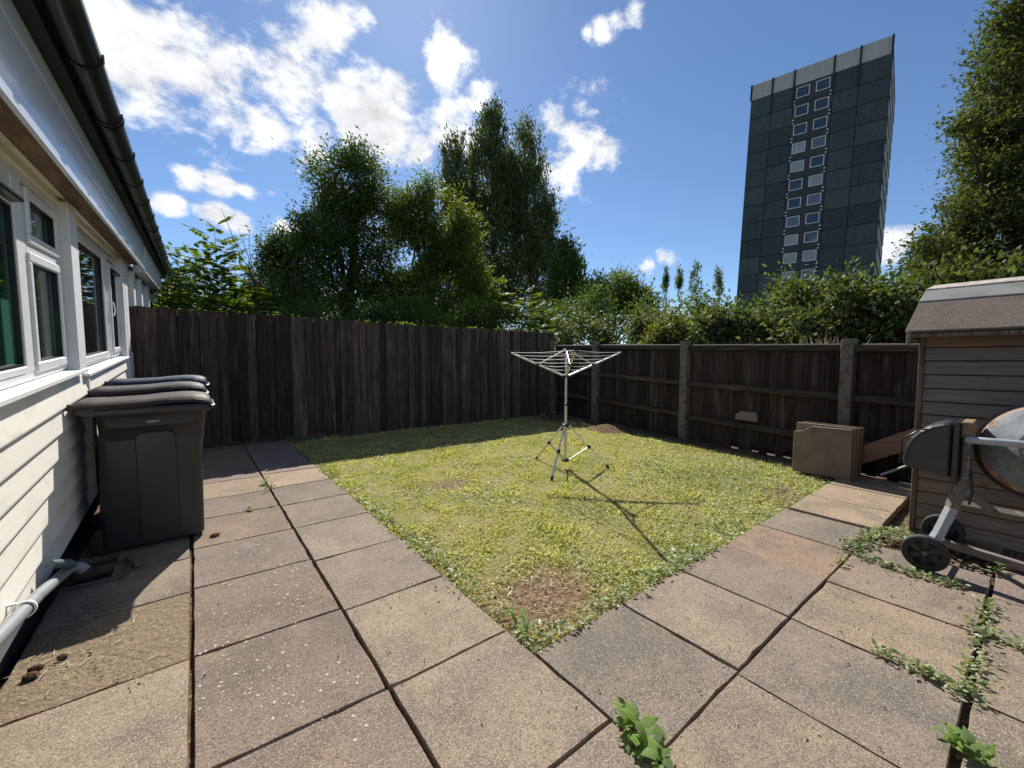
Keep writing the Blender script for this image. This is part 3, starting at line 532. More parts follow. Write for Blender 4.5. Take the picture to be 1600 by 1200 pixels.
hbx((-0.709, -4.5, 2.36), (-0.575, 5.6, 2.45)).build('soffit_timber', BAREWOOD, house, 0.003)
for (z0, z1) in ((2.325, 2.50), (2.506, 2.665), (2.671, 2.785)):
    hbx((-0.574, -4.5, z0), (-0.55, 6.0, z1)).build('fascia_board', FASC, house, 0.005)
hbx((-0.60, -4.5, 2.455), (-0.575, 6.0, 2.78)).build('fascia_backing', BAREWOOD, house)
hbx((-0.62, -4.5, 2.79), (-0.485, 12, 2.93)).build('eaves_board', BLACKPAINT, house, 0.003)
gt = MB(); ring = []
for R, rev in ((0.076, 1), (0.070, -1)):
    seq = [(-0.405+R*math.cos(math.radians(a)), 0, 2.872+R*math.sin(math.radians(a))) for a in range(180, 361, 15)]; ring += seq[::rev]
gt.loft([[(p[0], -4.5, p[2]) for p in ring], [(p[0], 11.5, p[2]) for p in ring]], True)
gutter = gt.build('gutter', BLACKPL, house)
for k in range(17):
    u = -1.2+0.78*k; R = 0.085
    prof = [(-0.405+R*math.cos(math.radians(a)), u, 2.872+R*math.sin(math.radians(a))) for a in range(170, 371, 20)]; inn = [(-0.405+(R-.012)*math.cos(math.radians(a)), u, 2.872+(R-.012)*math.sin(math.radians(a))) for a in range(370, 169, -20)]
    MB().prism(prof+inn, (0, 0.03, 0)).build('bracket', BLACKPL, gutter)
    if k in (3, 8): MB().prism(prof+inn, (0, 0.02, 0)).build('union_clip', BLACKPL, gutter, loc=(0, 0.07, 0))
MB().prism([(-0.44, -4.5, 2.955), (-4.5, -4.5, 4.25), (-4.5, -4.5, 4.20), (-0.44, -4.5, 2.925)], (0, 16.5, 0)).build('roof', ROOFT, house)
nb = link('neighbouring_house', None); nb.location = (0, 2.535, .194); nb.scale = (.845,)*3; nb.rotation_euler = (phi, 0, 0)
tag(nb, 'next white terrace house half hidden by leaves beyond the tall fence', 'house')
for (a, b) in ((4.9, 5.2), (6.0, 6.3), (7.3, 7.6), (8.7, 9.2), (10.4, 11)): hbx((-0.79, a, 0.2), (-0.70, b, 2.31)).build('post', WOODWHITE, nb, 0.005)
for (a, b) in ((5.2, 6.0), (6.3, 7.3), (7.6, 8.7), (9.2, 10.4)):
    w = frame_rect(a, b, 1.05, 2.29, 0.07, -0.79, -0.745).build('window', UPVC, nb, 0.004); hbx((-0.78, a+.07, 1.12), (-0.77, b-.07, 2.22)).build('pane', GLASS, w)
hbx((-0.76, 4.91, -0.2), (-0.72, 11, 1.04)).build('wall', CLAD, nb); hbx((-0.72, 6.3, 2.33), (-0.56, 11, 2.78)).build('fascia_board', WOODWHITE, nb, 0.004)
# ------------------------------------------------------------------ fences
def board_mesh(name, w, h, th, mat, seed):
    r = random.Random(seed); m = MB(); n = 5; vs = []
    for i in range(n+1):
        z = h*i/n; j = lambda s: r.uniform(-s, s)
        vs += [(-w/2+j(.0015), 0, z), (w/2+j(.0015), 0.004, z), (w/2, th, z), (-w/2, th, z)]
    fs = [(3, 2, 1, 0), (n*4, n*4+1, n*4+2, n*4+3)]
    for i in range(n):
        for k in range(4): fs.append((i*4+k, i*4+(k+1) % 4, (i+1)*4+(k+1) % 4, (i+1)*4+k))
    tz = r.uniform(-.012, .012); vs[n*4] = (vs[n*4][0], vs[n*4][1], h+tz); vs[n*4+3] = (vs[n*4+3][0], vs[n*4+3][1], h+tz)
    m.add(vs, fs); return m.mesh(name, mat)
fl = thing('boarded_fence', 'tall dark brown fence of close upright boards facing the house end', 'fence', (0, 0, 0))
BM = [board_mesh('board', 0.112, 1.86, 0.016, FENCE, k) for k in range(6)]
x = -0.70; i = 0
while x < 6.72:
    w = random.uniform(0.095, 0.118); o = link('board', BM[i % 6], fl)
    top = 1.955-0.055*min(1, (x+0.7)/4.5) + random.uniform(-0.008, 0.008)
    zb = (0.05 if x < 2 else 0.0)-random.uniform(0, 0.03); o.scale = (w/0.112, 1, (top-zb)/1.86); o.location = (x+w/2, leftY(x)-0.012*(i % 2), zb)
    o.rotation_euler = (random.uniform(-.006, .006), random.uniform(-.006, .006), -0.03+random.uniform(-.012, .012))
    v = random.uniform(0.55, 1.5)*(1.0 if x < 1.2 else 1.25); o.color = (v, v*random.uniform(.94, 1.03), v*random.uniform(.92, 1.06), 1)
    x += w+random.uniform(0.002, 0.005); i += 1
x = -0.71
while x < 6.7:                                           # dark sheets added behind so the seams between boards look shaded
    w = random.uniform(0.5, 1.1); o = MB().box((0, 0, 0), (min(w, 6.7-x), 0.012, 1.80)).build('dark_seam_backing', JOINT, fl, loc=(x, leftY(x)+0.022, 0.06)); o.rotation_euler = (0, 0, -0.03); x += w+random.uniform(0.01, 0.03)
for z in (0.35, 1.0, 1.65): MB().box((-0.7, 0, -0.04), (6.75, 0.05, 0.05)).build('rail', RAILW, fl, loc=(0, 7.30, z)).rotation_euler = (0, 0, -0.03)
MB().box((6.62, 7.0, -0.1), (6.74, 7.1, 1.72)).build('post', CONC, fl, 0.01)
MB().box((-0.7, 0, 0), (1.1, 0.04, 0.05)).build('gravel_board', RAILW, fl, loc=(0, 7.19, 0))
fr = thing('post_and_rail_fence', 'lower dark fence with concrete posts, three rails and boards behind', 'fence')
BR = [board_mesh('board', 0.098, 1.42, 0.014, FENCE, 40+k) for k in range(6)]
Y = -1.0; i = 0; th = math.atan2(0.15, 1)
def rtop(Y): return 1.435+0.031*(Y-1.35)
while Y < 6.95:
    w = random.uniform(0.082, 0.102); o = link('board', BR[i % 6], fr); z0 = random.choice((-0.04, -0.04, -0.03, -0.03, -0.02, -.02, -.02, 0.05))
    o.scale = (w/0.098, 1, (rtop(Y)+random.uniform(-.01, .012)-z0)/1.42); o.location = (fenceX(Y)+0.10+random.uniform(0, .006), Y+w/2, z0)
    o.rotation_euler = (0, 0, -math.pi/2-th+random.uniform(-.04, .04)); v = random.uniform(0.5, 1.05); o.color = (v, v*random.uniform(.95, 1.04), v*random.uniform(.9, 1.05), 1)
    Y += w+(0.003 if random.random() > 0.25 or Y > 2 and random.random() > 0.2 else random.uniform(0.003, 0.008)); i += 1
y = -1.0
while y < 6.8:
    w = random.uniform(0.35, 0.9); o = MB().box((0, 0, 0), (0.012, min(w, 6.85-y), 1.33)).build('dark_seam_backing', JOINT, fr, loc=(fenceX(y)+0.128, y, 0.0)); o.rotation_euler = (0, 0, -th); y += w+random.uniform(0.015, 0.05)  # added dark sheets again, shading the seams of the low fence
pY = [-0.8, 1.31, 3.44, 5.55]
for k, y0 in enumerate(pY):
    h = rtop(y0)+0.06
    p = MB().loft([rrect(.06, .062, .012, -.1), rrect(.058, .06, .012, h-.03), rrect(.05, .052, .012, h)], False).build('post', CONC, fr, loc=(fenceX(y0)+0.05, y0, 0)); p.rotation_euler = (0, 0, -th)
for a, b in zip(pY, pY[1:]+[6.95]):
    for zz, hh in ((-0.075, 0.085), (-0.64, 0.085), (-1.155, 0.085)):
        L_ = math.hypot((b-a-0.11), 0.15*(b-a-.11)); o = MB().prism([(0, 0, 0), (0.055, 0, -.005), (0.055, 0, hh), (0.0, 0, hh-.015)], (0, L_, 0)).build('rail', RAILW, fr, 0.004)
        z0 = rtop(a)+zz; o.location = (fenceX(a+.055)+0.035, a+.055, z0); o.rotation_euler = (0.026+random.uniform(-.008, .008), 0, -th); v = random.uniform(.85, 1.3); o.color = (v, v, v, 1)
o = MB().prism([(0, 0, 0), (0, 0.31, -.01), (0, 0.32, .06), (0, 0.24, .12), (0, 0.03, .13)], (0.04, 0, 0)).build('slab_offcut', STACK, None, 0.004)
o.location = tuple(np.array([fenceX(2.42)-0.005, 2.28, 0.415])); o.rotation_euler = (0.03, 0.12, -th); tag(o, 'buff paving offcut resting on the bottom fence rail', 'offcut')
# ------------------------------------------------------------------ stacked slabs, plank, rod
sg = 'spare slabs leaning at the fence'
labs = ['front spare slab with a chipped upper corner, leaning by the lawn', 'second spare slab, just behind the chipped front one', 'third spare slab from the lawn in the leaning stack', 'rearmost spare slab of the leaning stack, nearest the fence']
for k in range(4):
    w, h, t = 0.515+0.012*k, 0.53+0.008*(k % 2), 0.045
    poly = [(0, 0, 0), (0, w, 0), (0, w, h)] + ([(0, w, h-.085), (0, w-.08, h-.075), (0, w-.16, h-.012)] if k == 0 else []) + [(0, 0, h)]
    if k == 0: poly = [(0, 0, 0), (0, w, 0), (0, w, h-.085), (0, w-.08, h-.07), (0, w-.16, h-.012), (0, 0, h-.005)]
    o = MB().prism(poly, (t, 0, 0)).build('paving_slab', STACK, None, 0.004, loc=(5.25+0.055*k, 1.112-0.012*k, 0.018)); o.rotation_euler = (0, 0.03+0.035*k, -0.02*k); v = (1.0, 1.25, 1.1, .9)[k]; o.color = (v, v*.97, v*.93, 1)
    tag(o, labs[k], 'paving slab', sg)
a, b, c, d = onx(1340, 699, 5.60), onx(1338, 728, 5.60), onx(1470, 655, 5.60), onx(1470, 688, 5.60)
o = MB().prism([tuple(b), tuple(d), tuple(c), tuple(a)], (0.05, 0, 0)).build('timber_plank', PLANKW, None, 0.004); tag(o, 'orange brown timber plank propped behind the shed corner', 'plank')
p, q = onx(1376, 742, 5.3), onx(1440, 720, 5.3); o = MB().tube([p, p+(q-p)*1.0], 0.011, 8).build('metal_rod', GREYTUBE); tag(o, 'thin grey rod poking from behind the mixer motor', 'rod')
# ------------------------------------------------------------------ shed
shed = thing('garden_shed', 'weathered grey timber garden shed with felt roof', 'shed', (4.05, 0.48, 0))
z = 0.05; k = 0
while z < 1.42:
    h = random.uniform(0.088, 0.097)
    o = MB().prism([(-0.003, -1.9, z+h-.007), (0.012, -1.9, z+h-.007), (0.012, -1.9, z), (-0.016, -1.9, z), (-0.018, -1.9, z+.012)], (0, 1.9, 0)).build('board', SHEDW, shed, 0.002)
    v = random.uniform(0.85, 1.15); w = k/14
    o.color = (v*(1.10-0.24*w), v*(1.0-0.16*w), v*(0.88+0.02*w), 1) if z < 1.3 else (1.0, 0.72, 0.58, 1); z += h; k += 1  # lower boards lighter and warmer: ground bounce light put into the tint
MB().box((0.013, -1.9, 0.04), (1.6, 0.0, 1.40)).build('wall', BLACKPAINT, shed)
MB().box((-0.026, 0.002, 0.03), (0.02, 0.03, 1.45)).build('corner_trim', SHEDTRIM, shed, 0.003)
MB().box((-0.03, -1.95, -0.02), (1.6, 0.02, 0.045)).build('floor_bearer', SHEDTRIM, shed)
def roofstrip(name, a, b, mat, t=0.016, up=0): return MB().prism([(a[0], 0.085, a[1]+up), (b[0], 0.085, b[1]+up), (b[0], 0.085, b[1]+up-t), (a[0], 0.085, a[1]+up-t)], (0, -2.15, 0)).build(name, mat, shed, 0.003)
roofstrip('roof_felt', (-0.17, 1.452), (0.30, 1.690), FELT); roofstrip('roof_felt', (0.285, 1.690), (0.60, 1.812), FELT2, 0.016, 0.005); roofstrip('ridge_felt', (0.56, 1.802), (0.98, 1.880), FELT3, 0.016, 0.012)
roofstrip('roof_felt', (0.98, 1.885), (1.85, 1.47), FELT)
MB().prism([(-0.16, 0.06, 1.43), (0.98, 0.06, 1.86), (1.75, 0.06, 1.45), (1.75, 0.06, 1.41), (-0.16, 0.06, 1.39)], (0, -0.02, 0)).build('gable_board', SHEDTRIM, shed)
MB().box((-0.165, -2.05, 1.405), (-0.145, 0.07, 1.432)).build('eaves_batten', WOODWHITE, shed, 0.002).active_material = SHEDTRIM
MB().box((-0.19, 0.055, 1.36), (-0.155, 0.075, 1.45)).build('verge_end', CONC, shed, 0.004)
for i, (p, q, lab) in enumerate((((1470, 852), (1640, 905), 'long weathered batten lying along the shed base'), ((1500, 846), (1564, 866), 'short grey block lying between batten and shed'))):
    a, b = ground(*p, 0.02), ground(*q, 0.02); a, b = Vector(a), Vector(b); dr = (b-a).normalized(); n = Vector((-dr.y, dr.x, 0))
    o = MB().prism([(a-n*.02), (a+n*.02), (a+n*.02+Vector((0, 0, .05))), (a-n*.02+Vector((0, 0, .05)))], b-a).build('timber_batten', SHEDW if i == 0 else STACK, None, 0.004); tag(o, lab, 'batten')
# ------------------------------------------------------------------ cement mixer
mx = thing('cement_mixer', 'old cement mixer with rusty grey drum and black motor cover', 'cement mixer')
def wheel(x, y):
    mt = Matrix.Translation((x, y, 0.105)) @ Matrix.Rotation(math.pi/2, 4, 'Y')
    MB().lathe([(-.003, 0), (-.003, .08), (.003, .08), (.003, 0)], 24, mt).build('wheel_disc', RUBBER, mx)
    w = MB().lathe([(-.022, .072), (-.024, .098), (-.012, .105), (.012, .105), (.024, .098), (.022, .072), (-.022, .072)], 36, mt).build('wheel', RUBBER, mx)
    m = MB().lathe([(-.012, .0), (-.018, .012), (-.018, .022), (-.004, .026), (.004, .026), (.018, .022), (.018, 0)], 20, mt)
    for k in range(6):
        t = math.radians(60*k); m.prism([(.02*math.cos(t)-.011*math.sin(t), .02*math.sin(t)+.011*math.cos(t), -.006), (.074*math.cos(t)-.017*math.sin(t), .074*math.sin(t)+.017*math.cos(t), -.006), (.074*math.cos(t)+.017*math.sin(t), .074*math.sin(t)-.017*math.cos(t), -.006), (.02*math.cos(t)+.011*math.sin(t), .02*math.sin(t)-.011*math.cos(t), -.006)], (0, 0, .012), mt)
    m.build('hub', BLACKPL, w); return w
wheel(3.40, 0.355); wheel(3.95, 0.335)
MB().tube([(3.38, .355, .105), (3.98, .335, .105)], 0.011, 10).build('axle', DIRTYTUBE, mx)
def bar(pts, w, name, mat): return MB().tube(pts, w, 4).build(name, mat, mx, 0.004)
bar([(3.455, .345, .13), (3.47, .31, .22), (3.49, .265, .385)], 0.031, 'leg', GREYTUBE); bar([(3.49, .265, .387), (3.50, .24, .50), (3.50, .228, .62)], 0.034, 'leg_upper', DIRTYTUBE)
bar([(3.50, .225, .50), (3.56, .12, .40)], 0.030, 'gusset', DIRTYTUBE); bar([(3.58, .25, .39), (3.62, -.75, .37)], 0.03, 'chassis_bar', DIRTYTUBE)
bar([(3.62, -.7, .37), (3.35, -.85, .0)], 0.025, 'stand_leg', GREYTUBE); bar([(3.62, -.7, .37), (3.9, -.85, .0)], 0.025, 'stand_leg', GREYTUBE); bar([(3.58, .24, .39), (3.93, .33, .12)], 0.025, 'stand_leg', DIRTYTUBE)
cov = [(.470, .612), (.474, .66), (.462, .735), (.440, .79), (.405, .838), (.36, .872), (.31, .892), (.268, .898), (.268, .578)]
MB().prism([(3.36, y, z_) for y, z_ in cov], (0.26, 0, 0)).build('motor_cover', M('motor_cover_plastic', (0.022, 0.022, 0.025), 0.4, [('noise', 9, (0.05, 0.05, 0.052), 0.5, 0.75, 0.6, 5)]), mx, 0.025, 3)
MB().prism([(3.348, .268, .90), (3.348, .243, .905), (3.348, .243, .545), (3.348, .268, .56)], (0.285, 0, 0)).build('cover_lip', BLACKPL, mx, 0.006, 2)
MB().box((3.40, .195, .815), (3.60, .241, .905)).build('mounting_block', PLANKW, mx, 0.004).color = (.75, .85, .8, 1)
MB().box((3.44, .205, .57), (3.58, .238, .812)).build('gearbox', DIRTYTUBE, mx, 0.006)
MB().tube([(3.40, .236, .86), (3.355, .40, .845), (3.33, .47, .78), (3.35, .48, .63)], 0.005, 6).build('cable', BLACKPL, mx)
MB().tube([(3.47, .20, .62), (3.49, .19, .5), (3.5, .2, .42)], 0.006, 6).build('cable', BLACKPL, mx)
MB().tube([(3.365, .215, .812), (3.36, .205, .812), (3.36, .1, .815), (3.37, -.25, .82), (3.45, -.36, .82)], [.016, .0195, .0195, .0195, .0195], 12).build('handle', GREYTUBE, mx)
ax = Vector((0.97, -0.10, -0.26)).normalized(); dm = Matrix.Translation((3.44, -0.05, 0.80)) @ ax.to_track_quat('Z', 'X').to_matrix().to_4x4()
drum = MB().lathe([(0.0, 0.0), (0.0, .092), (.004, .10), (.016, .112), (.05, .185), (.085, .226)], 56, dm).build('drum', DRUM, mx)
MB().lathe([(.085, .226), (.105, .243), (.125, .25), (.15, .252)], 56, dm).build('rim', RUST, drum)
MB().lathe([(.15, .252), (.152, .272), (.19, .272), (.192, .25)], 72, dm, False).build('ring_gear', RUBBER, drum)
MB().lathe([(.192, .25), (.33, .245), (.55, .15), (.55, .14), (.33, .23)], 48, dm).build('drum_mouth', DRUM, drum)
MB().lathe([(-.006, 0), (-.006, .088), (-.004, .094), (.002, .096)], 40, dm).build('hub_plate', DIRTYTUBE, drum)
hb = MB()
for k in range(6): hb.lathe([(-.016, 0), (-.016, .009), (-.004, .010)], 6, dm @ Matrix.Translation((.074*math.cos(k*1.047), .074*math.sin(k*1.047), 0)), False)
hb.build('bolts', GREYTUBE, drum)
# ------------------------------------------------------------------ wheelie bins
def make_bin(label, lidmat, x, y, rz):
    t = thing('wheelie_bin', label, 'bin', (x, y, 0), rz, 'wheelie bins in a row along the house')
    rg = [rrect(.265, .205, .05, .03, -.262), rrect(.267, .207, .05, .06, -.262), rrect(.258, .245, .05, .80, -.247), rrect(.262, .262, .05, .885, -.242), rrect(.288, .272, .04, .90, -.235), rrect(.300, .28, .04, .905, -.232), rrect(.304, .283, .04, .955, -.232), rrect(.28, .262, .04, .957, -.235), rrect(.24, .22, .05, .5, -.24)]
    MB().loft(rg).build('body', BIN, t)
    # arched raised panel on each side, following the wall's lean
    for s in (-1, 1):
        pts = []; r_ = .045
        base = [(-.335, .05), (-.335, .74)] + [(-.335+r_-r_*math.cos(a), .74+r_*math.sin(a)) for a in (0.5, 1.0, 1.57)] + [(-.125-r_+r_*math.sin(a), .74+r_*math.cos(a)) for a in (0.0, .57, 1.07)] + [(-.125, .74), (-.125, .05)]
        wall = lambda z_: .205+.04*(z_-.06)/.74
        m = MB(); n = len(base); o_ = [(px, s*(wall(pz)-.004), pz) for px, pz in base]; cx_, cz_ = -.23, .4
        i_ = [(cx_+(px-cx_)*.93, s*(wall(pz)+.009), cz_+(pz-cz_)*.98) for px, pz in base]
        m.add(o_+i_, [tuple(range(n, 2*n))]+[(k, (k+1) % n, n+(k+1) % n, n+k) for k in range(n)]); m.build('side_panel', BIN, t)
    MB().tube([(.062, -.26, .925), (.085, -.24, .93), (.085, .24, .93), (.062, .26, .925)], .013, 8).build('front_lip', BIN, t)
    hd = MB().tube([(-.535, -.20, .93), (-.60, -.19, .965), (-.605, 0, .968), (-.60, .19, .965), (-.535, .20, .93)], .015, 8); hd.build('handle', BIN, t)
    MB().prism([(-.50, -.284, .955), (-.62, -.284, .99), (-.635, -.284, .975), (-.62, -.284, .945), (-.56, -.284, .905), (-.50, -.284, .90)], (0, .03, 0)).build('hinge_arm', BIN, t, .006)
    MB().prism([(-.50, .254, .955), (-.62, .254, .99), (-.635, .254, .975), (-.62, .254, .945), (-.56, .254, .905), (-.50, .254, .90)], (0, .03, 0)).build('hinge_arm', BIN, t, .006)
    prof = [(-.60, .972), (-.585, .982), (-.50, .980), (-.40, .983), (-.30, .987), (-.20, .998), (-.10, 1.004), (-.03, 1.002), (.03, .992), (.062, .978), (.068, .962)]
    ws = [0, .06, .10, .16, .26, .285, .29]; rows = []
    for px, pz in prof:
        row = []
        for s in [-w for w in ws[::-1]]+ws[1:]:
            e = abs(s); dz = 0.0
            if e > .27: dz = -.034*(e-.27)/.02
            elif e > .13 and e < .25 and -.30 < px < -.03: dz = -.018
            k = 1.0 if e < .28 else .99; row.append((px*k, s, pz+dz+.010*(1-(e/.3)**2)))
        rows.append(row)
    m = MB(); nc = len(rows[0]); vs = [p for r in rows for p in r]
    m.add(vs, [(i*nc+j, i*nc+j+1, (i+1)*nc+j+1, (i+1)*nc+j) for i in range(len(rows)-1) for j in range(nc-1)], True)
    lid = m.build('lid', lidmat, t); so_ = lid.modifiers.new('thick', 'SOLIDIFY'); so_.thickness = .006
    MB().prism([(-.16, -.288, .992), (-.02, -.288, .99), (.05, -.288, .975), (.05, -.288, .964), (-.16, -.288, .968)], (0, .05, 0)).build('lid_grip', lidmat, lid, .008, 2)
    for s in (-1, 1):
        mt = Matrix.Translation((-.50, s*.165, .085)) @ Matrix.Rotation(math.pi/2, 4, 'X')
        MB().lathe([(-.03, 0), (-.03, .06), (-.027, .08), (-.015, .085), (.015, .085), (.027, .08), (.03, .06), (.03, 0)], 28, mt).build('wheel', RUBBER, t)
    MB().tube([(-.50, -.19, .085), (-.50, .19, .085)], .012, 8).build('axle', GREYTUBE, t)
    return t
b1 = make_bin('nearest wheelie bin, all charcoal with a dusty brown lid', LIDB, 0.02, 3.80, 0.0)
fc = bpy.data.curves.new('number', 'FONT'); fc.body = '122074'; fc.size = 0.022; fc.extrude = 0.0006; fc.materials.append(WHITEP)
ft = bpy.data.objects.new('serial_number', fc); COL.objects.link(ft); fo = link('serial_number', bpy.data.meshes.new_from_object(ft.evaluated_get(bpy.context.evaluated_depsgraph_get())), b1); bpy.data.objects.remove(ft); fo.location = (-.275, -.2675, .845); fo.rotation_euler = (math.radians(90-3), 0, 0)
make_bin('middle wheelie bin with a grey lid, between brown and blue lids', LIDG, -0.0, 4.44, 0.02).scale = (1, 1, 1.05); make_bin('wheelie bin with the navy blue lid, nearest the tall fence', LIDBLUE, 0.03, 5.12, -0.03).scale = (1, 1, 1.085)
# ------------------------------------------------------------------ rotary airer
ra = thing('rotary_airer', 'silver three armed rotary clothes airer on tripod legs', 'clothes airer', (3.37, 3.31, 0))
MB().tube([(0, 0, .09), (0, 0, .74)], .0185, 14).build('lower_pole', ALU, ra); MB().tube([(0, 0, .735), (0, 0, 1.36)], .0155, 14).build('upper_pole', ALU, ra)
def hub(z, R, h, name): MB().lathe([(z-h, .018), (z-h, R*.8), (z-h*.6, R), (z+h*.6, R), (z+h, R*.8), (z+h, .015)], 20).build(name, BLACKPL, ra)
hub(.50, .042, .018, 'tripod_collar'); hub(.095, .045, .016, 'foot_collar'); hub(1.07, .034, .018, 'arm_collar'); hub(1.365, .036, .014, 'top_cap'); hub(.74, .022, .012, 'joint_ring')
c0 = np.array([3.37, 3.31, 0])
for p in ((838, 717), (862, 750), (950, 731)):
    f = ground(*p)-c0; f[2] = 0.012+float(lawnz(f[0]+3.37, f[1]+3.31)); d = f/np.linalg.norm(f[:2]); a = np.array([d[0]*.045, d[1]*.045, .495]); f = np.array(f)
    lg = MB().tube([a, f], .0115, 4).build('leg', ALU, ra); kn = a+(f-a)*.50
    MB().tube([f-(a-f)*.02, f+(a-f)*.05], .016, 8).build('foot', BLACKPL, lg); MB().tube([kn-(f-a)*.03, kn+(f-a)*.03], .019, 8).build('knuckle', BLACKPL, lg)
    MB().tube([kn, (d[0]*.045, d[1]*.045, .098)], .008, 4).build('brace', ALU, ra)
tips = [np.array([v[0]-3.37, v[1]-3.31, 1.345]) for v in ((3.125, 4.03), (2.89, 2.71), (4.08, 3.09))]
arms = []
for tp in tips:
    d = tp/np.linalg.norm(tp[:2]); a = np.array([d[0]*.035, d[1]*.035, 1.075]); arms.append((a, tp))
    ar = MB().tube([a, tp], .0125, 4).build('arm', ALU, ra); m_ = a+(tp-a)*.46
    MB().tube([m_-(tp-a)*.02, m_+(tp-a)*.02], .017, 8).build('slider', BLACKPL, ar); MB().tube([tp-(tp-a)*.01, tp+(tp-a)*.015], .015, 8).build('end_cap', BLACKPL, ar)
    MB().tube([m_, (d[0]*.03, d[1]*.03, 1.362)], .0075, 6).build('strut', ALU, ra)
for i in range(3):
    a0, t0 = arms[i]; a1_, t1_ = arms[(i+1) % 3]
    for k in range(6):
        f = .22+.74*k/5; p, q = a0+(t0-a0)*f, a1_+(t1_-a1_)*f; p = p+np.array([0, 0, .012]); q = q+np.array([0, 0, .012]); mid = (p+q)/2-np.array([0, 0, .012])
        MB().tube([p, mid, q], .0024, 5, False).build('line', CORD, ra)
# ------------------------------------------------------------------ waste pipe, gully, odds along the wall
A = [onx(-60, 1055, -.555), onx(0, 993, -.555), onx(60, 930, -.555), onx(103, 893, -.555)]
wp = thing('waste_pipe', 'grey plastic waste pipe along the house wall base', 'pipe', tuple(A[0])); P = [tuple(a-A[0]) for a in A]
MB().tube(P, .024, 16).build('pipe', PIPE, wp); e = Vector(P[-1])
MB().tube([P[-1], e+Vector((.015, .03, .004)), e+Vector((.045, .035, -.005)), e+Vector((.065, .03, -.03))], .027, 14).build('elbow', PIPE, wp)
c = (Vector(P[1])+Vector(P[2]))/2; dr = (Vector(P[2])-Vector(P[1])).normalized(); q = dr.to_track_quat('Z', 'Y').to_matrix().to_4x4()
MB().lathe([(-.008, .0275), (-.008, .033), (.008, .033), (.008, .0275)], 20, Matrix.Translation(c+dr*.04) @ q).build('clip', PIPEW, wp)
MB().box((-.05, 0, -.004), (0.0, .014, .004)).build('clip_arm', PIPEW, wp, loc=c+dr*.04+Vector((-.02, 0, .028)))
gl = thing('drain_gully', 'sunken square drain gully with brick rim beside the wall', 'drain', (-.47, 3.30, 0))
for a, b in (((-.13, -.15, -.04), (.13, -.10, .004)), ((-.13, .10, -.04), (.13, .15, .006)), ((.09, -.10, -.04), (.14, .10, .004))):
    o = MB().box(a, b).build('brick', STONE, gl, .005); v = random.uniform(.4, .6); o.color = (v, v, v, 1)
MB().box((-.13, -.10, -.043), (.09, .10, -.036)).build('sump', BLACKPAINT, gl)  # black plate: the shade inside the drain hole put into its colour
o = MB().tube([onx(78, 882, -.56), onx(105, 880, -.52), ony(131, 888, 3.55)], .02, 10).build('hose', BLUEPIPE); tag(o, 'short blue grey hose lying by the drain at the wall', 'hose')
o = MB().box((-.02, -.09, 0), (.02, .09, .03)).build('brick_fragment', STONE, None, .004, loc=(-.33, 3.36, .004)); o.rotation_euler = (0, 0, .35); o.color = (.6, .6, .6, 1); tag(o, 'narrow broken brick piece beside the drain gully', 'brick fragment')
def lump(px, py, r, label, seed, mat=SOIL):
    rr = random.Random(seed); p = ground(px, py); vs = []; n = 8
    rings = [[(r*s*rr.uniform(.75, 1.2)*math.cos(2*math.pi*k/n)*1.3, r*s*rr.uniform(.75, 1.2)*math.sin(2*math.pi*k/n), z_*r) for k in range(n)] for s, z_ in ((.9, -.1), (1, .3), (.75, .75), (.3, 1.0))]
    o = MB().loft(rings, False).build('soil_clod', mat, None, loc=(p[0], p[1], .003)); tag(o, label, 'soil clod')
lump(98, 1029, .016, 'dark soil clod on the dirty slab, farther of three by the pipe', 1); lump(55, 1047, .018, 'grey brown clod between the two other clods by the pipe', 2); lump(48, 1060, .020, 'flattened dark clod nearest the house wall', 3); lump(336, 838, .022, 'dark clod on the slab in front of the charcoal bin', 4)
# ------------------------------------------------------------------ weeds
def leaf_mesh(seed):
    """a lobed, curled leaf lying along +y"""
    r = random.Random(seed); m = MB(); n = 6; vs = []; curl = r.uniform(-.3, .5)
    for i in range(n+1):
        t = i/n; w = .21*math.sin(math.pi*min(1, t*1.02))**.7*(1+.25*math.sin(i*2.4))+.015; z_ = .35*t-.55*t*t*(.6+curl)
        vs += [(-w, t-.04, z_-.10*w), (0, t, z_+.03), (w, t-.04, z_-.10*w*(1+curl))]
    m.add(vs, [(i*3+j, i*3+j+1, i*3+j+4, i*3+j+3) for i in range(n) for j in (0, 1)], True); return m.mesh('leaf', L_BIGWEED)
LM = [leaf_mesh(k) for k in range(6)]
def big_weed(label, spots, name='weed'):
    p0 = ground(*spots[0][:2]); t = thing(name, label, 'weed', (p0[0], p0[1], 0)); pts = []
    for (px, py, n, L_) in spots:
        p = ground(px, py)-p0; pts.append(Vector((p[0], p[1], .012)))
        for k in range(int(n*1.7)):
            o = link('leaf', random.choice(LM), t); o.location = (p[0]+random.gauss(0, .012), p[1]+random.gauss(0, .012), random.uniform(.006, .05)); s = L_*random.uniform(.5, 1.05); o.scale = (s, s, s)
            o.rotation_euler = (random.uniform(-.1, .7), random.uniform(-.4, .4), random.uniform(0, 6.28)); v = random.uniform(.75, 1.4); o.color = (v, v, v*random.uniform(.7, 1.3), 1)
    if len(pts) > 1: MB().tube(pts, .004, 6, False).build('stem', L_BIGWEED, t)
    return t
big_weed('large leafy weed sprawling from the slab joint at the bottom edge', [(980, 1135, 6, .075), (992, 1150, 6, .085), (975, 1118, 3, .05), (1000, 1163, 4, .06), (1012, 1180, 5, .07), (1030, 1185, 5, .075), (1020, 1196, 5, .07)])
big_weed('leafy weed at the corner of the lawn where the paths meet', [(812, 978, 5, .055), (820, 990, 5, .06), (805, 968, 4, .045), (800, 958, 3, .04)])
